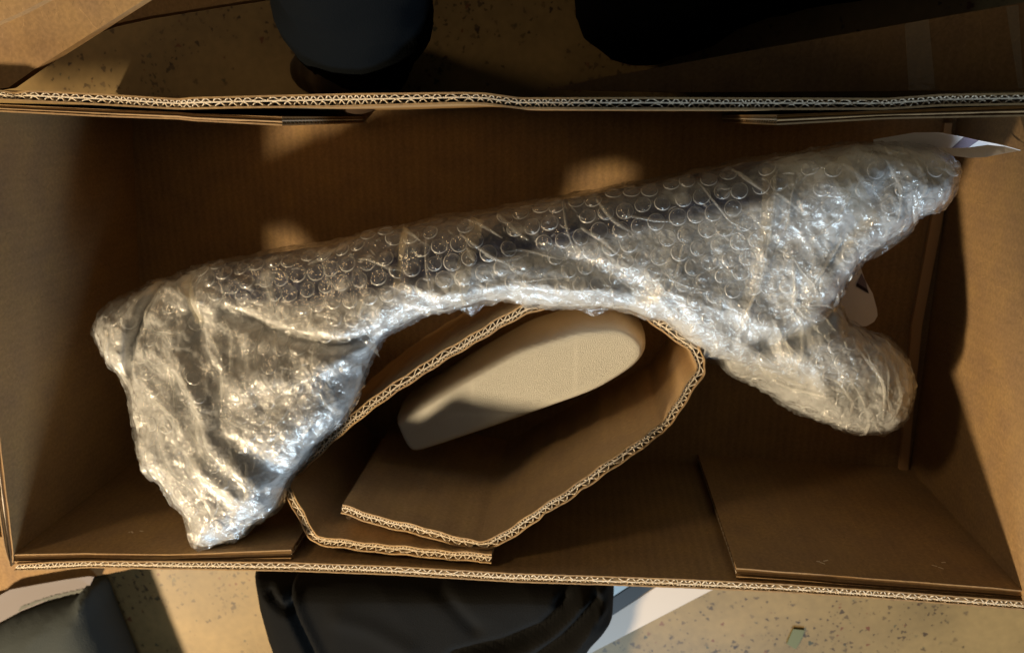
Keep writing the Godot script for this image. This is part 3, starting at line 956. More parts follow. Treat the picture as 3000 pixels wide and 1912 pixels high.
func bubble_mesh(kind: int) -> ArrayMesh:
	var prof := [Vector2(0.0056, -0.0002), Vector2(0.0051, 0.0003), Vector2(0.0050, 0.0014), Vector2(0.0042, 0.0024), Vector2(0.0024, 0.0029)]
	if kind == 1:
		prof = [Vector2(0.0056, -0.0002), Vector2(0.0051, 0.0003), Vector2(0.0050, 0.0012), Vector2(0.0041, 0.0018), Vector2(0.0022, 0.0013)]
	if kind == 2:
		prof = [Vector2(0.0055, -0.0002), Vector2(0.0051, 0.0002), Vector2(0.0049, 0.0017), Vector2(0.0038, 0.0026), Vector2(0.0020, 0.0024)]
	var seg := 14
	var v := PackedVector3Array()
	for r in prof.size():
		for i in seg:
			var t := TAU * i / seg
			var y: float = prof[r].y
			if kind > 0 and r >= 3:
				y += 0.0005 * sin(2.0 * t + kind) * (r - 2)
			v.append(Vector3(cos(t) * prof[r].x, y, sin(t) * prof[r].x))
	v.append(Vector3(0, prof[prof.size() - 1].y + (0.0001 if kind != 1 else -0.0004), 0))
	var ring := PackedInt32Array()
	var dome := PackedInt32Array()
	for r in prof.size() - 1:
		for i in seg:
			var j := (i + 1) % seg
			var t := [r * seg + i, r * seg + seg + i, r * seg + seg + j, r * seg + i, r * seg + seg + j, r * seg + j]
			if r == 0:
				ring.append_array(t)
			else:
				dome.append_array(t)
	for i in seg:
		dome.append_array([(prof.size() - 1) * seg + i, v.size() - 1, (prof.size() - 1) * seg + (i + 1) % seg])
	var all := ring.duplicate()
	all.append_array(dome)
	var n := normals_of(v, all)
	var m := ArrayMesh.new()
	for part_ in [[dome, M.bubble], [ring, M.seam]]:
		var arr := []
		arr.resize(Mesh.ARRAY_MAX)
		arr[Mesh.ARRAY_VERTEX] = v
		arr[Mesh.ARRAY_NORMAL] = n
		arr[Mesh.ARRAY_INDEX] = part_[0]
		m.add_surface_from_arrays(Mesh.PRIMITIVE_TRIANGLES, arr)
		m.surface_set_material(m.get_surface_count() - 1, part_[1])
	return m


func add_bubbles(o: Node3D, mid: Vector3, body: PackedVector2Array) -> void:
	var kinds := [bubble_mesh(0), bubble_mesh(1), bubble_mesh(2)]
	var edge := resample_to([Vector3(-0.2560, 0.1160, 0.0967), Vector3(-0.2120, 0.1160, 0.0833), Vector3(-0.1583, 0.1160, 0.0730), Vector3(-0.0607, 0.1160, 0.0527), Vector3(0.0315, 0.1150, 0.0347), Vector3(0.1097, 0.1100, 0.0202), Vector3(0.1394, 0.1080, 0.0152)], 0.001)
	var side := sides(edge)
	var row := 0
	var taken := {}
	var arc := 0.013
	while arc < 0.17:
		var d := WR * (1.0 - cos(minf(arc / WR, PI / 2))) + maxf(0.0, arc - WR * PI / 2)
		var s := (6.0 if row % 2 else 0.0) + 3.0
		while s < edge.size():
			var e: Vector3 = edge[int(s)]
			var in_ := Vector2(-side[int(s)].x, -side[int(s)].z)
			if in_.y < 0:
				in_ = -in_
			var q := Vector2(e.x, e.z) + in_ * d + Vector2(rng.randf_range(-0.001, 0.001), rng.randf_range(-0.001, 0.001))
			s += 11.3
			if not Geometry2D.is_point_in_polygon(q, body) or bil(wrap_d, q) < 0.0015:
				continue
			if rng.randf() < 0.05:
				continue
			var nn := (wrap_normal(q) + Vector3(rng.randf_range(-0.2, 0.2), 0, rng.randf_range(-0.2, 0.2))).normalized()
			var x := nn.cross(Vector3(0.3, 0, 1)).normalized()
			var b := Basis(x, nn, x.cross(nn)) * Basis(Vector3.UP, rng.randf() * TAU)
			var sc := rng.randf_range(0.86, 1.0)
			var m := part("bubble", kinds[rng.randi() % 3 if rng.randf() < 0.7 else 0], null, o)
			m.transform = Transform3D(b.scaled(Vector3(sc, sc * rng.randf_range(0.7, 1.1), sc)), Vector3(q.x, wrap_top(q), q.y) + nn * 0.0006 - mid)
		row += 1
		arc += 0.0098
	# flatter bubbles, half hidden under the outer film, on the two ends
	var left_over := 300 - o.find_children("bubble*", "", false, false).size()
	for k in 4000:
		if left_over == 0:
			break
		var q := Vector2(rng.randf_range(-0.31, 0.22), rng.randf_range(0.02, 0.27))
		q = Vector2(snappedf(q.x, 0.0113), snappedf(q.y, 0.0098))
		if int(round(q.y / 0.0098)) % 2:
			q.x += 0.0056
		if bil(wrap_d, q) < 0.007 or Geometry2D.is_point_in_polygon(q, body) or taken.has(Vector2i(q * 1000.0)):
			continue
		taken[Vector2i(q * 1000.0)] = true
		left_over -= 1
		var nn := (wrap_normal(q) + Vector3(rng.randf_range(-0.15, 0.15), 0, rng.randf_range(-0.15, 0.15))).normalized()
		var x := nn.cross(Vector3(0.3, 0, 1)).normalized()
		var b := Basis(x, nn, x.cross(nn)) * Basis(Vector3.UP, rng.randf() * TAU)
		var m := part("bubble", kinds[1 + rng.randi() % 2], null, o)
		m.transform = Transform3D(b.scaled(Vector3(0.9, rng.randf_range(0.35, 0.7), 0.9)), Vector3(q.x, wrap_top(q), q.y) + nn * 0.0008 - mid)


# a thin fold of film standing off the bundle along a line on plan
func crease(line: Array, wide: float, high: float) -> ArrayMesh:
	var v := PackedVector3Array()
	var idx := PackedInt32Array()
	var cnt := line.size()
	for k in cnt:
		var t: Vector2 = (line[mini(k + 1, cnt - 1)] - line[maxi(k - 1, 0)]).normalized()
		var w := Vector2(-t.y, t.x)
		var fade := sin(PI * (k + 0.35) / (cnt - 0.3))
		for j in [-1, 0, 1]:
			var q: Vector2 = line[k] + w * wide * 0.5 * j * (0.4 + 0.6 * fade)
			v.append(Vector3(q.x, wrap_top(q), q.y) + wrap_normal(q) * ((high * fade if j == 0 else -0.0004) + 0.0008))
		if k:
			var a := k * 3 - 3
			idx.append_array([a, a + 1, a + 4, a, a + 4, a + 3, a + 1, a + 2, a + 5, a + 1, a + 5, a + 4])
	return smooth_mesh(v, idx)


func add_creases(o: Node3D, mid: Vector3, poly: Array) -> void:
	var known := [
		PackedVector2Array([Vector2(-0.0656, 0.0539), Vector2(-0.0509, 0.0582), Vector2(-0.0391, 0.0676), Vector2(-0.0312, 0.0718)]),
		PackedVector2Array([Vector2(-0.0808, 0.0588), Vector2(-0.0588, 0.0641), Vector2(-0.0469, 0.0707)]),
		PackedVector2Array([Vector2(-0.0122, 0.0483), Vector2(-0.0080, 0.0672), Vector2(-0.0019, 0.0798)]),
		PackedVector2Array([Vector2(0.0863, 0.0295), Vector2(0.0996, 0.0377), Vector2(0.1080, 0.0435)]),
		PackedVector2Array([Vector2(0.1108, 0.0331), Vector2(0.1110, 0.0559), Vector2(0.1095, 0.0718)]),
		PackedVector2Array([Vector2(0.1095, 0.0718), Vector2(0.1083, 0.0884), Vector2(0.1061, 0.1013), Vector2(0.0950, 0.1332)]),
		PackedVector2Array([Vector2(0.1117, 0.0425), Vector2(0.1215, 0.0481), Vector2(0.1257, 0.0528)]),
		PackedVector2Array([Vector2(-0.2556, 0.1519), Vector2(-0.2492, 0.1710), Vector2(-0.2446, 0.1832)]),
		PackedVector2Array([Vector2(-0.2762, 0.1041), Vector2(-0.2823, 0.1239), Vector2(-0.2845, 0.1464)]),
		PackedVector2Array([Vector2(-0.2798, 0.1052), Vector2(-0.2905, 0.1254), Vector2(-0.2913, 0.1574)]),
		PackedVector2Array([Vector2(-0.2694, 0.1028), Vector2(-0.2747, 0.1232), Vector2(-0.2742, 0.1490)]),
		PackedVector2Array([Vector2(-0.2509, 0.0885), Vector2(-0.2459, 0.1051), Vector2(-0.2369, 0.1253)]),
		PackedVector2Array([Vector2(-0.2262, 0.0934), Vector2(-0.2201, 0.1130), Vector2(-0.2105, 0.1257)]),
		PackedVector2Array([Vector2(-0.1369, 0.0898), Vector2(-0.1356, 0.1043), Vector2(-0.1332, 0.1169)]),
		PackedVector2Array([Vector2(-0.1261, 0.1020), Vector2(-0.1321, 0.1169)]),
		PackedVector2Array([Vector2(-0.1304, 0.1232), Vector2(-0.1255, 0.1317), Vector2(-0.1229, 0.1410)]),
		PackedVector2Array([Vector2(-0.1944, 0.1248), Vector2(-0.1733, 0.1297), Vector2(-0.1521, 0.1330), Vector2(-0.1329, 0.1319)]),
		PackedVector2Array([Vector2(-0.2244, 0.1212), Vector2(-0.2116, 0.1334), Vector2(-0.1937, 0.1264), Vector2(-0.1677, 0.1214)]),
		PackedVector2Array([Vector2(-0.0932, 0.0728), Vector2(-0.0913, 0.0886), Vector2(-0.0880, 0.1033)]),
		PackedVector2Array([Vector2(-0.1845, 0.1666), Vector2(-0.1686, 0.1551), Vector2(-0.1497, 0.1465)]),
		PackedVector2Array([Vector2(-0.2084, 0.2046), Vector2(-0.1987, 0.2178)]),
		PackedVector2Array([Vector2(0.0835, 0.1277), Vector2(0.1057, 0.1395), Vector2(0.1365, 0.1574)]),
		PackedVector2Array([Vector2(0.1724, 0.1385), Vector2(0.1915, 0.1602), Vector2(0.2004, 0.1812)]),
		PackedVector2Array([Vector2(0.1371, 0.1012), Vector2(0.1451, 0.0847), Vector2(0.1530, 0.0685)]),
		PackedVector2Array([Vector2(0.1825, 0.1348), Vector2(0.1991, 0.1530), Vector2(0.2070, 0.1738), Vector2(0.2038, 0.1906)]),
		PackedVector2Array([Vector2(0.1864, 0.1325), Vector2(0.2051, 0.1505), Vector2(0.2121, 0.1713)]),
		PackedVector2Array([Vector2(0.1790, 0.1406), Vector2(0.1941, 0.1648), Vector2(0.1970, 0.1885)]),
		PackedVector2Array([Vector2(0.1702, 0.0240), Vector2(0.1793, 0.0371), Vector2(0.1813, 0.0525)]),
		PackedVector2Array([Vector2(0.1868, 0.0239), Vector2(0.1940, 0.0370), Vector2(0.1903, 0.0504)]),
		PackedVector2Array([Vector2(-0.0730, 0.0686), Vector2(-0.0550, 0.0799), Vector2(-0.0392, 0.0876)]),
		PackedVector2Array([Vector2(0.0090, 0.0492), Vector2(0.0190, 0.0602), Vector2(0.0328, 0.0679)]),
		PackedVector2Array([Vector2(-0.1647, 0.0797), Vector2(-0.1551, 0.0890), Vector2(-0.1521, 0.1005)]),
		PackedVector2Array([Vector2(0.1256, 0.0830), Vector2(0.1293, 0.1013), Vector2(0.1297, 0.1207)]),
	]
	for line in known:
		var pts := []
		var smooth := soften(resample_to(to3(line), 0.003), 2)
		for p in smooth:
			pts.append(Vector2(p.x, p.z))
		place_crease(o, pts, rng.randf_range(0.0016, 0.003), rng.randf_range(0.0012, 0.0024), mid)
	for k in 235:
		var q := Vector2(rng.randf_range(-0.31, 0.22), rng.randf_range(0.02, 0.27))
		if bil(wrap_d, q) < 0.006:
			continue
		var turn := 1.15 if q.x < -0.06 else 0.9
		if q.y < 0.12 and q.x > -0.2 and q.x < 0.11:
			turn = 1.7 if rng.randf() < 0.5 else 0.5
			if rng.randf() < 0.55:
				continue
		turn += rng.randfn(0.0, 0.5)
		var pts := [q]
		for i in rng.randi_range(3, 14):
			turn += rng.randfn(0.0, 0.14)
			q += Vector2.from_angle(turn) * 0.003
			if bil(wrap_d, q) < 0.003:
				break
			pts.append(q)
		if pts.size() > 3:
			place_crease(o, pts, rng.randf_range(0.0014, 0.0034), rng.randf_range(0.0006, 0.0019), mid)
	# loose overlapping pieces of film, each with a cut edge that catches the light
	for f in [[Vector3(-0.2054, 0.1500, 0.1503), 0.046, 0.030, 1.25], [Vector3(-0.2393, 0.1550, 0.2036), 0.034, 0.022, 0.9], [Vector3(-0.1690, 0.1500, 0.1780), 0.030, 0.020, 2.2], [Vector3(-0.0274, 0.1400, 0.0878), 0.040, 0.014, 0.05], [Vector3(0.0586, 0.1300, 0.1046), 0.034, 0.020, 0.5], [Vector3(0.1323, 0.1200, 0.0530), 0.034, 0.024, 1.9], [Vector3(0.1362, 0.1100, 0.1249), 0.036, 0.022, 0.7], [Vector3(0.1870, 0.1000, 0.1667), 0.026, 0.020, 1.2], [Vector3(-0.2570, 0.1400, 0.1198), 0.020, 0.026, 0.3], [Vector3(-0.1038, 0.1400, 0.0851), 0.014, 0.024, 0.2]]:
		var c := Vector2(f[0].x, f[0].z)
		var ex := Vector2.from_angle(f[3])
		var ey := Vector2(-ex.y, ex.x)
		var nx := int(f[1] / 0.002)
		var ny := int(f[2] / 0.002)
		var fv := PackedVector3Array()
		var fi := PackedInt32Array()
		var rim := [[], []]
		for i in nx + 1:
			for j in ny + 1:
				var u: float = (float(i) / nx - 0.5) * f[1]
				var w: float = (float(j) / ny - 0.5) * f[2] * (1.0 + 0.25 * sin(i * 0.23 + f[3] * 7.0))
				var q: Vector2 = c + ex * u + ey * w
				fv.append(Vector3(q.x, wrap_top(q), q.y) + wrap_normal(q) * (0.0016 + 0.0007 * sin(i * 0.9 + j * 0.37) + 0.0006 * sin(j * 1.1 - i * 0.3)) - mid)
				if j == 0 or j == ny:
					rim[0 if j == 0 else 1].append(q)
				if i and j:
					var a := (i - 1) * (ny + 1) + j - 1
					fi.append_array([a, a + 1, a + ny + 2, a, a + ny + 2, a + ny + 1])
		part("film_flap", smooth_mesh(fv, fi), M.film, o)
		for r in rim:
			place_crease(o, r, 0.0012, 0.0026, mid)
	# the countless tiny crinkles of the film, one joined part
	var cv := PackedVector3Array()
	var ci := PackedInt32Array()
	for k in 2600:
		var q := Vector2(rng.randf_range(-0.32, 0.235), rng.randf_range(0.01, 0.275))
		if bil(wrap_d, q) < 0.004:
			continue
		if q.y < 0.135 - 0.25 * q.x * 0.9 and q.x > -0.2 and q.x < 0.11 and rng.randf() < 0.6:
			continue
		var turn := rng.randf() * TAU
		var bend := rng.randfn(0.0, 0.35)
		var cnt := rng.randi_range(3, 6)
		var step := rng.randf_range(0.0009, 0.0017)
		var wide := rng.randf_range(0.0003, 0.0006)
		var high := rng.randf_range(0.0003, 0.0009)
		for i in cnt:
			var w := Vector2.from_angle(turn + PI / 2) * wide * (0.4 + 0.6 * sin(PI * (i + 0.3) / (cnt - 0.4)))
			var nn := wrap_normal(q)
			var base := Vector3(q.x, wrap_top(q), q.y) - mid + nn * 0.0009
			cv.append(base - Vector3(w.x, 0, w.y) - nn * 0.0003)
			cv.append(base + nn * high * sin(PI * (i + 0.3) / (cnt - 0.4)))
			cv.append(base + Vector3(w.x, 0, w.y) - nn * 0.0003)
			if i:
				var a := cv.size() - 6
				ci.append_array([a, a + 1, a + 4, a, a + 4, a + 3, a + 1, a + 2, a + 5, a + 1, a + 5, a + 4])
			turn += bend
			q += Vector2.from_angle(turn) * step
	var crinkles := part("film_crinkle", smooth_mesh(cv, ci), M.crease, o)
	crinkles.set_meta("kind", "stuff")
	# strips of clear tape across the body, and loose tabs of film on the lower edge
	for t in [[PackedVector2Array([Vector2(-0.0620, 0.0595), Vector2(-0.0644, 0.0721), Vector2(-0.0691, 0.0882), Vector2(-0.0738, 0.1071)]), 0.009], [PackedVector2Array([Vector2(-0.1053, 0.0657), Vector2(-0.1075, 0.0771), Vector2(-0.1079, 0.0991)]), 0.006], [PackedVector2Array([Vector2(-0.2524, 0.0971), Vector2(-0.2448, 0.1092), Vector2(-0.2369, 0.1258)]), 0.009], [PackedVector2Array([Vector2(0.1090, 0.0281), Vector2(0.1070, 0.0482), Vector2(0.1072, 0.0718)]), 0.005], [PackedVector2Array([Vector2(0.1402, 0.0204), Vector2(0.1479, 0.0370), Vector2(0.1672, 0.0604)]), 0.012]]:
		var pts := []
		for p in soften(resample_to(to3(t[0]), 0.003), 2):
			pts.append(Vector2(p.x, p.z))
		pts = pts.filter(func(q): return bil(wrap_d, q) > 0.004)
		var v := PackedVector3Array()
		var idx := PackedInt32Array()
		for k in pts.size():
			var d: Vector2 = (pts[mini(k + 1, pts.size() - 1)] - pts[maxi(k - 1, 0)]).normalized()
			for j in 5:
				var q: Vector2 = pts[k] + Vector2(-d.y, d.x) * t[1] * (j - 2) * 0.25
				v.append(Vector3(q.x, wrap_top(q), q.y) + wrap_normal(q) * (0.0034 + 0.0005 * sin(k * 1.3 + j)) - mid)
			if k:
				for j in 4:
					var a := k * 5 - 5 + j
					idx.append_array([a, a + 1, a + 6, a, a + 6, a + 5])
		part("tape_strip", smooth_mesh(v, idx), M.tape, o)
	for t in [
		[Vector3(-0.0745, 0.1240, 0.1143), Vector3(-0.0575, 0.1240, 0.1113), Vector3(-0.0658, 0.1200, 0.1201), Vector3(-0.0674, 0.1260, 0.1158)],
		[Vector3(-0.0014, 0.1240, 0.1126), Vector3(0.0192, 0.1240, 0.1122), Vector3(0.0091, 0.1210, 0.1181), Vector3(0.0079, 0.1270, 0.1132)],
		[Vector3(-0.1308, 0.1400, 0.1318), Vector3(-0.1233, 0.1400, 0.1295), Vector3(-0.1236, 0.1280, 0.1454), Vector3(-0.1225, 0.1400, 0.1338)],
		[Vector3(0.1766, 0.0980, 0.0747), Vector3(0.1914, 0.0980, 0.0656), Vector3(0.1955, 0.1000, 0.0673), Vector3(0.1828, 0.1030, 0.0752)],
		[Vector3(0.1848, 0.0940, 0.0809), Vector3(0.1800, 0.0920, 0.0851), Vector3(0.1789, 0.0980, 0.0740), Vector3(0.1973, 0.0980, 0.0688)],
		[Vector3(-0.1912, 0.1500, 0.2358), Vector3(-0.1978, 0.1520, 0.2435), Vector3(-0.1886, 0.1400, 0.2442), Vector3(-0.1888, 0.1480, 0.2380)],
	]:
		var st := flat_st()
		quad(st, t[0], t[3], t[1], t[2])
		tri(st, t[0], t[3], t[2])
		var m := part("film_tab", done(st), M.film, o)
		m.position = -mid


func to3(line: PackedVector2Array) -> Array:
	var out := []
	for p in line:
		out.append(Vector3(p.x, 0, p.y))
	return out


func place_crease(o: Node3D, pts: Array, wide: float, high: float, mid: Vector3) -> void:
	var inside := pts.filter(func(q): return bil(wrap_d, q) > 0.003)
	if inside.size() < 3:
		return
	var m := part("film_crease", crease(inside, wide, high), M.crease, o)
	m.position = -mid


# ---------------------------------------------------------------- papers
func build_papers() -> void:
	# a folded white leaflet, its end gaping like a lens
	var leaf := thing("paper_leaflet", "white printed paper leaflet with a pointed tip, sticking out above the bundle's right end", "leaflet", Vector3(0.2, 0.1, 0.014))
	var upper := [Vector3(0.1692, 0.0980, 0.0131), Vector3(0.1798, 0.1000, 0.0111), Vector3(0.1901, 0.1020, 0.0091), Vector3(0.2028, 0.1030, 0.0089), Vector3(0.2163, 0.1030, 0.0113), Vector3(0.2260, 0.1020, 0.0134), Vector3(0.2370, 0.1000, 0.0153), Vector3(0.2463, 0.0970, 0.0173), Vector3(0.2536, 0.0950, 0.0191)]
	var lower := [Vector3(0.1731, 0.0900, 0.0216), Vector3(0.1848, 0.0900, 0.0216), Vector3(0.1958, 0.0910, 0.0187), Vector3(0.2029, 0.0920, 0.0175), Vector3(0.2142, 0.0930, 0.0182), Vector3(0.2247, 0.0940, 0.0177), Vector3(0.2348, 0.0950, 0.0161), Vector3(0.2444, 0.0950, 0.0170), Vector3(0.2536, 0.0945, 0.0193)]
	var under := [Vector3(0.2050, 0.0780, 0.0196), Vector3(0.2106, 0.0790, 0.0200), Vector3(0.2164, 0.0800, 0.0219), Vector3(0.2221, 0.0810, 0.0230), Vector3(0.2316, 0.0820, 0.0242), Vector3(0.2403, 0.0840, 0.0236), Vector3(0.2486, 0.0880, 0.0212), Vector3(0.2540, 0.0940, 0.0194)]
	var deep := [Vector3(0.2078, 0.0700, 0.0162), Vector3(0.2139, 0.0700, 0.0166), Vector3(0.2200, 0.0700, 0.0170), Vector3(0.2256, 0.0710, 0.0170), Vector3(0.2351, 0.0720, 0.0165), Vector3(0.2434, 0.0750, 0.0152), Vector3(0.2509, 0.0820, 0.0165), Vector3(0.2541, 0.0935, 0.0192)]
	for pair in [["back_sheet", upper, lower], ["front_sheet", deep, under]]:
		var st := flat_st()
		for k in pair[1].size() - 1:
			quad(st, pair[1][k], pair[1][k + 1], pair[2][k + 1], pair[2][k])
		var sheet := part(pair[0], done(st), M.paper, leaf)
		sheet.position = -leaf.position
	var st := flat_st()
	var lift := Vector3(0, 0.0005, 0)
	quad(st, upper[4].lerp(upper[5], 0.1) + lift, upper[5] + lift, lower[5] + lift, lower[4].lerp(lower[5], 0.15) + lift)
	var bar := part("print_bar", done(st), M.paper_print, leaf)
	bar.position = -leaf.position
	# the card behind the bundle
	var card := thing("paper_card", "white rounded card with a dark printed bar, half hidden between the bundle's two right ends", "card", Vector3(0.19, 0.02, 0.12))
	var c1 := part("card_sheet", slab(PackedVector2Array([Vector2(0.1699, 0.0869), Vector2(0.1937, 0.0986), Vector2(0.1990, 0.1106), Vector2(0.2054, 0.1202), Vector2(0.2096, 0.1313), Vector2(0.2106, 0.1362), Vector2(0.2088, 0.1405), Vector2(0.2041, 0.1439), Vector2(0.1948, 0.1449), Vector2(0.1705, 0.1384)]), 0.0295, 0.0300), M.paper, card)
	c1.position = -card.position
	var c2 := part("print_block", slab(PackedVector2Array([Vector2(0.1961, 0.1058), Vector2(0.1939, 0.1126), Vector2(0.2017, 0.1179), Vector2(0.1999, 0.1125)]), 0.0301, 0.0304), M.paper_print, card)
	c2.position = -card.position
	var c3 := part("print_bar", slab(PackedVector2Array([Vector2(0.1939, 0.1126), Vector2(0.1933, 0.1151), Vector2(0.2027, 0.1203), Vector2(0.2016, 0.1174)]), 0.0301, 0.0305), M.print_dark, card)
	c3.position = -card.position


# ---------------------------------------------------------------- around the carton
func build_around() -> void:
	var specs := [
		["cardboard_sheet", "dark orange brown cardboard sheet at the far left corner outside the box", PackedVector2Array([Vector2(-0.3244, -0.0156), Vector2(-0.3071, -0.0253), Vector2(-0.2700, -0.0443), Vector2(-0.2384, -0.0605), Vector2(-0.2098, -0.0753), Vector2(-0.2566, -0.0943), Vector2(-0.3772, -0.0796), Vector2(-0.4708, -0.0396), Vector2(-0.5151, 0.1165), Vector2(-0.3940, 0.1139), Vector2(-0.3550, -0.0113)]), 0.144, 0.15],  # outline runs on out of view at left to shade the terrazzo
		["cardboard_sheet", "paler cardboard sheet lying behind the dark orange sheet at the far left", PackedVector2Array([Vector2(-0.3179, -0.0447), Vector2(-0.2878, -0.0535), Vector2(-0.2654, -0.0575), Vector2(-0.2196, -0.0636), Vector2(-0.1834, -0.0680), Vector2(-0.1631, -0.0885), Vector2(-0.2861, -0.1090), Vector2(-0.3381, -0.0567)]), 0.095, 0.10],
		["cardboard_sheet", "light cardboard corner peeping in at the top left corner of the picture", PackedVector2Array([Vector2(-0.3239, -0.0445), Vector2(-0.2990, -0.0531), Vector2(-0.2825, -0.0600), Vector2(-0.2617, -0.0719), Vector2(-0.3247, -0.0794)]), 0.160, 0.165],
		["cardboard_sheet", "orange cardboard sheet jutting out under the near left rim of the box", PackedVector2Array([Vector2(-0.5792, 0.3350), Vector2(-0.4696, 0.3627), Vector2(-0.3644, 0.3702), Vector2(-0.3779, 0.3787), Vector2(-0.4210, 0.3904), Vector2(-0.4701, 0.4022), Vector2(-0.5113, 0.4152), Vector2(-0.6026, 0.4402)]), 0.014, 0.02],
	]
	for s in specs:
		var mid: Vector2 = s[2][0]
		var o := part(s[0], slab(s[2], s[3], s[4], 0.0006), M.board_plain, self)
		tag(o, s[1], "cardboard sheet")
	# the dim sheet with tape beyond the far wall
	var far := thing("cardboard_flap", "dim brown cardboard flap with clear tape beyond the far right wall", "cardboard flap", Vector3(0.15, 0.1, -0.04))
	var f1 := part("flap_panel", slab(PackedVector2Array([Vector2(-0.0214, -0.0145), Vector2(0.0090, -0.0205), Vector2(0.0897, -0.0344), Vector2(0.1597, -0.0459), Vector2(0.2300, -0.0575), Vector2(0.2754, -0.0641), Vector2(0.2854, -0.0136), Vector2(0.2167, -0.0131), Vector2(0.0544, -0.0128)]), 0.119, 0.125, 0.0006), M.board_plain, far)
	f1.position = -far.position
	for t in [PackedVector2Array([Vector2(0.1684, -0.0471), Vector2(0.1802, -0.0493), Vector2(0.1886, -0.0138), Vector2(0.1749, -0.0135)]), PackedVector2Array([Vector2(0.2183, -0.0549), Vector2(0.2241, -0.0558), Vector2(0.2336, -0.0144), Vector2(0.2310, -0.0144)])]:
		var t1 := part("tape_strip", slab(t, 0.1252, 0.1256), M.tape, far)
		t1.position = -far.position
	# torn white paper and the white board on the floor
	var torn := thing("torn_paper", "white paper with a ragged grey edge beside the slate grey cloth bag", "paper", Vector3(-0.37, 0.09, 0.36))
	var edge := PackedVector2Array([Vector2(-0.5543, 0.4264), Vector2(-0.5095, 0.4131), Vector2(-0.5018, 0.4064), Vector2(-0.4918, 0.4006), Vector2(-0.4646, 0.3938), Vector2(-0.4384, 0.3875), Vector2(-0.4165, 0.3829), Vector2(-0.4116, 0.3832), Vector2(-0.4182, 0.3944), Vector2(-0.4225, 0.3977), Vector2(-0.4377, 0.4024), Vector2(-0.4577, 0.4091), Vector2(-0.4855, 0.4220), Vector2(-0.5071, 0.4346), Vector2(-0.5503, 0.4546)])
	var p1 := part("paper_sheet", slab(edge, 0.0288, 0.0298), M.torn, torn)
	p1.position = -torn.position
	var pa := [Vector3(-0.4240, 0.0305, 0.3971), Vector3(-0.4370, 0.0305, 0.4007), Vector3(-0.4503, 0.0305, 0.4049), Vector3(-0.4637, 0.0305, 0.4092), Vector3(-0.4741, 0.0305, 0.4139), Vector3(-0.4863, 0.0305, 0.4196)]
	var st := flat_st()
	var line := resample_to(pa, 0.0015)
	for k in line.size() - 1:
		var a: Vector3 = line[k]
		var b: Vector3 = line[k + 1]
		var w := Vector3(0.0006, 0, -0.0008) * rng.randf_range(0.5, 4.0)
		var w2 := Vector3(0.0006, 0, -0.0008) * rng.randf_range(0.5, 4.0)
		quad(st, a + w, b + w2, b - w, a - w2)
	var fr := part("ragged_edge", done(st), M.torn_fibre, torn)
	fr.position = -torn.position
	var bd := thing("white_board", "white board with a black stripe lying on the terrazzo near the black trousers", "board", Vector3(0.08, 0, 0.42))
	for s in [["white_border", PackedVector2Array([Vector2(0.1230, 0.3771), Vector2(0.0082, 0.4569), Vector2(-0.0215, 0.4591), Vector2(0.0077, 0.4333), Vector2(0.0775, 0.3747), Vector2(0.0880, 0.3611), Vector2(0.1459, 0.3578)]), M.white_paint, 0.004], ["black_stripe", PackedVector2Array([Vector2(0.0805, 0.3706), Vector2(0.0077, 0.4347), Vector2(-0.0100, 0.4297), Vector2(0.0597, 0.3718)]), M.black_paint, 0.005], ["pale_panel", PackedVector2Array([Vector2(0.0592, 0.3722), Vector2(-0.0100, 0.4300), Vector2(-0.0224, 0.3803)]), M.pale_blue, 0.0045]]:
		var m := part(s[0], slab(s[1], -0.007, s[3], 0.0005), s[2], bd)
		m.position = -bd.position
	var scrap := part("paper_scrap", slab(PackedVector2Array([Vector2(0.1887, 0.4221), Vector2(0.1981, 0.4225), Vector2(0.1971, 0.4294), Vector2(0.1926, 0.4420), Vector2(0.1847, 0.4371)]), -0.0075, -0.0062), M.green_scrap, self)
	tag(scrap, "small olive green paper scrap on the terrazzo near the lower edge", "paper scrap")
	# people: only their dark clothes come into the picture
	var pf := thing("person", "person in dark trousers standing beyond the far wall, one brown shoe showing", "person", Vector3(-0.15, -0.008, -0.1))
	var res := bones_mesh([
		[Vector3(-0.152, 0.035, -0.038), Vector3(-0.128, 0.13, -0.060), 0.030, 0.038], [Vector3(-0.128, 0.13, -0.060), Vector3(-0.085, 0.30, -0.118), 0.038, 0.040], [Vector3(-0.085, 0.30, -0.118), Vector3(-0.08, 0.52, -0.28), 0.040, 0.07], [Vector3(-0.08, 0.52, -0.28), Vector3(-0.06, 0.60, -0.5), 0.075, 0.1],
		[Vector3(0.035, 0.045, -0.075), Vector3(0.16, 0.05, -0.13), 0.042, 0.055], [Vector3(0.16, 0.05, -0.13), Vector3(0.32, 0.06, -0.20), 0.055, 0.07], [Vector3(0.32, 0.06, -0.20), Vector3(0.06, 0.60, -0.5), 0.08, 0.1], [Vector3(-0.06, 0.60, -0.5), Vector3(0.06, 0.60, -0.5), 0.1, 0.1],
	], 0.008, 0.014)
	var lump := FastNoiseLite.new()
	lump.seed = 40
	lump.frequency = 9.0
	lump.fractal_type = FastNoiseLite.FRACTAL_RIDGED
	lump.fractal_octaves = 2
	var v: PackedVector3Array = res[0]
	var n := normals_of(v, res[1])
	for k in v.size():
		v[k] += n[k] * (lump.get_noise_3dv(v[k]) * 0.004 + lump.get_noise_3dv(v[k] * 2.7) * 0.002) - pf.position
	part("trousers", smooth_mesh(v, res[1]), M.blue_cloth, pf)
	var sh := bones_mesh([[Vector3(-0.1947, 0.0120, -0.0319), Vector3(-0.1569, 0.0180, -0.0291), 0.016, 0.024], [Vector3(-0.1777, 0.0300, -0.0297), Vector3(-0.1497, 0.0600, -0.0269), 0.018, 0.026]], 0.005, 0.015)
	var sv: PackedVector3Array = sh[0]
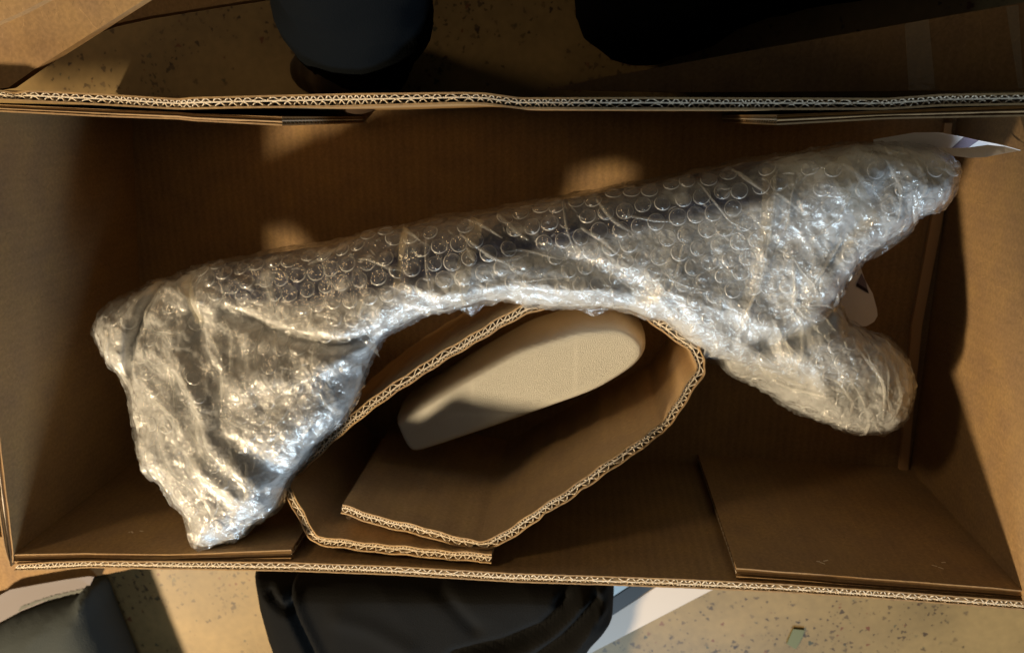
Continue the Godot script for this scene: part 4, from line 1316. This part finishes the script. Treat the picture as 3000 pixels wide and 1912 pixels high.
	for k in sv.size():
		sv[k].y = maxf(sv[k].y, -0.007)
		sv[k] -= pf.position
	part("shoe", smooth_mesh(sv, sh[1]), M.shoe, pf)
	# the one at the near side: black clothes over the lap
	var pn := thing("person", "person in black clothes kneeling against the near wall, only the lap showing", "person", Vector3(0, 0, 0.45))
	var lap := pillow([Vector3(-0.2609, 0.0300, 0.3581), Vector3(-0.2596, 0.0300, 0.3907), Vector3(-0.2550, 0.0300, 0.4206), Vector3(-0.2479, 0.0300, 0.4528), Vector3(-0.2384, 0.0300, 0.5218), Vector3(-0.2189, 0.0400, 0.6554), Vector3(-0.0300, 0.0400, 0.6354), Vector3(-0.0081, 0.0300, 0.5028), Vector3(0.0061, 0.0300, 0.4346), Vector3(0.0184, 0.0300, 0.4090), Vector3(0.0311, 0.0300, 0.3881), Vector3(0.0326, 0.0300, 0.3664), Vector3(0.0317, 0.0300, 0.3416)], 0.022, 0.035, 0.003, -0.02, 0.085)
	var lv: PackedVector3Array = lap[0]
	var ln := normals_of(lv, lap[1])
	var cuts := [[PackedVector2Array([Vector2(-0.2299, 0.3528), Vector2(-0.2222, 0.3836), Vector2(-0.2133, 0.4086), Vector2(-0.2039, 0.4373)]), 0.009, 0.0032], [PackedVector2Array([Vector2(-0.2232, 0.3524), Vector2(-0.2143, 0.3831), Vector2(-0.2036, 0.4112), Vector2(-0.1953, 0.4367)]), -0.004, 0.004], [PackedVector2Array([Vector2(-0.2322, 0.3604), Vector2(-0.1929, 0.3559), Vector2(-0.1403, 0.3469)]), 0.006, 0.003], [PackedVector2Array([Vector2(-0.2414, 0.3691), Vector2(-0.2310, 0.3794), Vector2(-0.2254, 0.3806)]), 0.005, 0.004], [PackedVector2Array([Vector2(-0.0987, 0.4183), Vector2(-0.0903, 0.4113), Vector2(-0.0520, 0.3994), Vector2(-0.0198, 0.3816), Vector2(0.0060, 0.3508)]), 0.010, 0.0038], [PackedVector2Array([Vector2(-0.0739, 0.4181), Vector2(-0.0303, 0.4004), Vector2(-0.0014, 0.3725), Vector2(0.0092, 0.3536)]), -0.006, 0.005], [PackedVector2Array([Vector2(-0.0302, 0.4150), Vector2(-0.0037, 0.3899), Vector2(0.0142, 0.3654)]), 0.010, 0.0038], [PackedVector2Array([Vector2(-0.0086, 0.4134), Vector2(0.0070, 0.3935), Vector2(0.0221, 0.3679)]), -0.005, 0.004], [PackedVector2Array([Vector2(-0.1133, 0.3490), Vector2(-0.0922, 0.3691), Vector2(-0.0763, 0.3866)]), 0.003, 0.006], [PackedVector2Array([Vector2(-0.0099, 0.3398), Vector2(-0.0040, 0.3484), Vector2(-0.0095, 0.3623)]), 0.008, 0.0035], [PackedVector2Array([Vector2(0.0099, 0.3387), Vector2(0.0122, 0.3504), Vector2(0.0180, 0.3606)]), 0.009, 0.0035], [PackedVector2Array([Vector2(-0.1835, 0.3843), Vector2(-0.1589, 0.3921), Vector2(-0.1290, 0.4092)]), -0.003, 0.009]]
	folds.clear()
	for c in cuts:
		add_fold(c[0], c[1], c[2])
	for k in lv.size():
		lv[k] += Vector3(0, relief(Vector2(lv[k].x, lv[k].z)) * smoothstep(0.0, 0.5, ln[k].y), 0) + ln[k] * lump.get_noise_3dv(lv[k] * 0.6) * 0.003 - pn.position
	var arms := bones_mesh([[Vector3(-0.28, 0.92, 0.92), Vector3(-0.24, 0.74, 0.72), 0.09, 0.06], [Vector3(-0.24, 0.74, 0.72), Vector3(-0.30, 0.58, 0.46), 0.06, 0.045], [Vector3(-0.45, 0.565, 0.44), Vector3(-0.29, 0.57, 0.43), 0.042, 0.045], [Vector3(-0.28, 0.92, 0.92), Vector3(-0.22, 0.08, 0.90), 0.10, 0.11]], 0.016, 0.03)  # arms, hands and torso out of view, placed to shade rim and floor
	var av: PackedVector3Array = arms[0]
	for k in av.size():
		av[k] -= pn.position
	part("unseen_arms", smooth_mesh(av, arms[1]), M.black_cloth, pn)
	part("black_clothes", smooth_mesh(lv, lap[1]), M.black_cloth, pn)
	# and a soft bag in the lower left corner
	var pk := thing("cloth_bag", "dark slate grey cloth bag bulging into the lower left corner of the picture", "bag", Vector3(-0.3, 0, 0.42))
	var knee := pillow([Vector3(-0.6817, 0.0220, 0.5500), Vector3(-0.5598, 0.0220, 0.4686), Vector3(-0.5145, 0.0220, 0.4409), Vector3(-0.4923, 0.0220, 0.4267), Vector3(-0.4644, 0.0220, 0.4148), Vector3(-0.4440, 0.0220, 0.4079), Vector3(-0.4295, 0.0220, 0.4029), Vector3(-0.4219, 0.0220, 0.3925), Vector3(-0.4156, 0.0220, 0.3881), Vector3(-0.4117, 0.0220, 0.3960), Vector3(-0.4096, 0.0220, 0.4158), Vector3(-0.4031, 0.0220, 0.4435), Vector3(-0.3972, 0.0220, 0.4681), Vector3(-0.3770, 0.0220, 0.5521), Vector3(-0.3724, 0.0220, 0.6510), Vector3(-0.7147, 0.0220, 0.6851)], 0.03, 0.032, 0.005, -0.02, 0.12)
	var kv: PackedVector3Array = knee[0]
	folds.clear()
	add_fold(PackedVector2Array([Vector2(-0.4764, 0.4550), Vector2(-0.4482, 0.4187), Vector2(-0.4268, 0.4006)]), -0.003, 0.006)
	for k in kv.size():
		kv[k] += Vector3(0, relief(Vector2(kv[k].x, kv[k].z)), 0) - pk.position
	part("bag_cloth", smooth_mesh(kv, knee[1]), M.slate_cloth, pk)


# ---------------------------------------------------------------- camera and light
func _ready() -> void:
	rng.seed = 77
	var cam := Camera3D.new()
	cam.name = "camera"
	cam.transform = Transform3D(Basis(Vector3(0.99597, -0.08966, 0.00000), Vector3(-0.02368, -0.26300, -0.96451), Vector3(0.08648, 0.96062, -0.26406)), Vector3(0, 0.577, 0))
	cam.near = 0.02
	cam.far = 20.0
	var lens := CameraAttributesPhysical.new()
	lens.frustum_focal_length = 24.0
	lens.frustum_focus_distance = 0.44
	lens.exposure_aperture = 9.0
	cam.attributes = lens
	cam.fov = 46.0402
	add_child(cam)
	cam.current = true
	var env := Environment.new()
	env.background_mode = Environment.BG_COLOR
	env.background_color = Color(0.32, 0.30, 0.27)
	env.background_energy_multiplier = 0.46
	env.tonemap_mode = Environment.TONE_MAPPER_LINEAR
	env.tonemap_exposure = 1.0
	env.sdfgi_enabled = true
	env.ssao_enabled = true
	env.ssil_enabled = true
	var we := WorldEnvironment.new()
	we.name = "surroundings"
	we.environment = env
	add_child(we)
	# out of view: warm lamp near left, weaker one behind, cool light near side
	var lamp := OmniLight3D.new()
	lamp.name = "room_lamp"
	lamp.light_color = Color(1.0, 0.89, 0.72)
	lamp.light_energy = 4.9
	lamp.light_size = 0.075
	lamp.omni_range = 6.0
	lamp.omni_attenuation = 2.0
	lamp.shadow_enabled = true
	lamp.position = Vector3(-1.11, 1.13, 1.04)
	add_child(lamp)
	var dim := OmniLight3D.new()  # out of view, placed to light the terrazzo at the far left
	dim.name = "unseen_far_lamp"
	dim.light_color = Color(1.0, 0.86, 0.66)
	dim.light_energy = 0.45
	dim.light_size = 0.12
	dim.omni_range = 6.0
	dim.omni_attenuation = 2.0
	dim.shadow_enabled = true
	dim.position = Vector3(-1.35, 1.0, -0.75)
	add_child(dim)
	var cool_light := AreaLight3D.new()  # out of view, placed for the cool highlights on the wrap
	cool_light.name = "unseen_cool_light"
	cool_light.area_size = Vector2(0.6, 0.4)
	cool_light.light_color = Color(0.84, 0.93, 1.0)
	cool_light.light_energy = 1.9
	cool_light.shadow_enabled = true
	add_child(cool_light)
	cool_light.look_at_from_position(Vector3(0.08, 0.62, 1.35), Vector3(0, 0.1, 0.15))
	make_materials()
	build_ground()
	build_carton()
	build_sleeve()
	build_foam()
	build_bundle()
	build_papers()
	build_around()
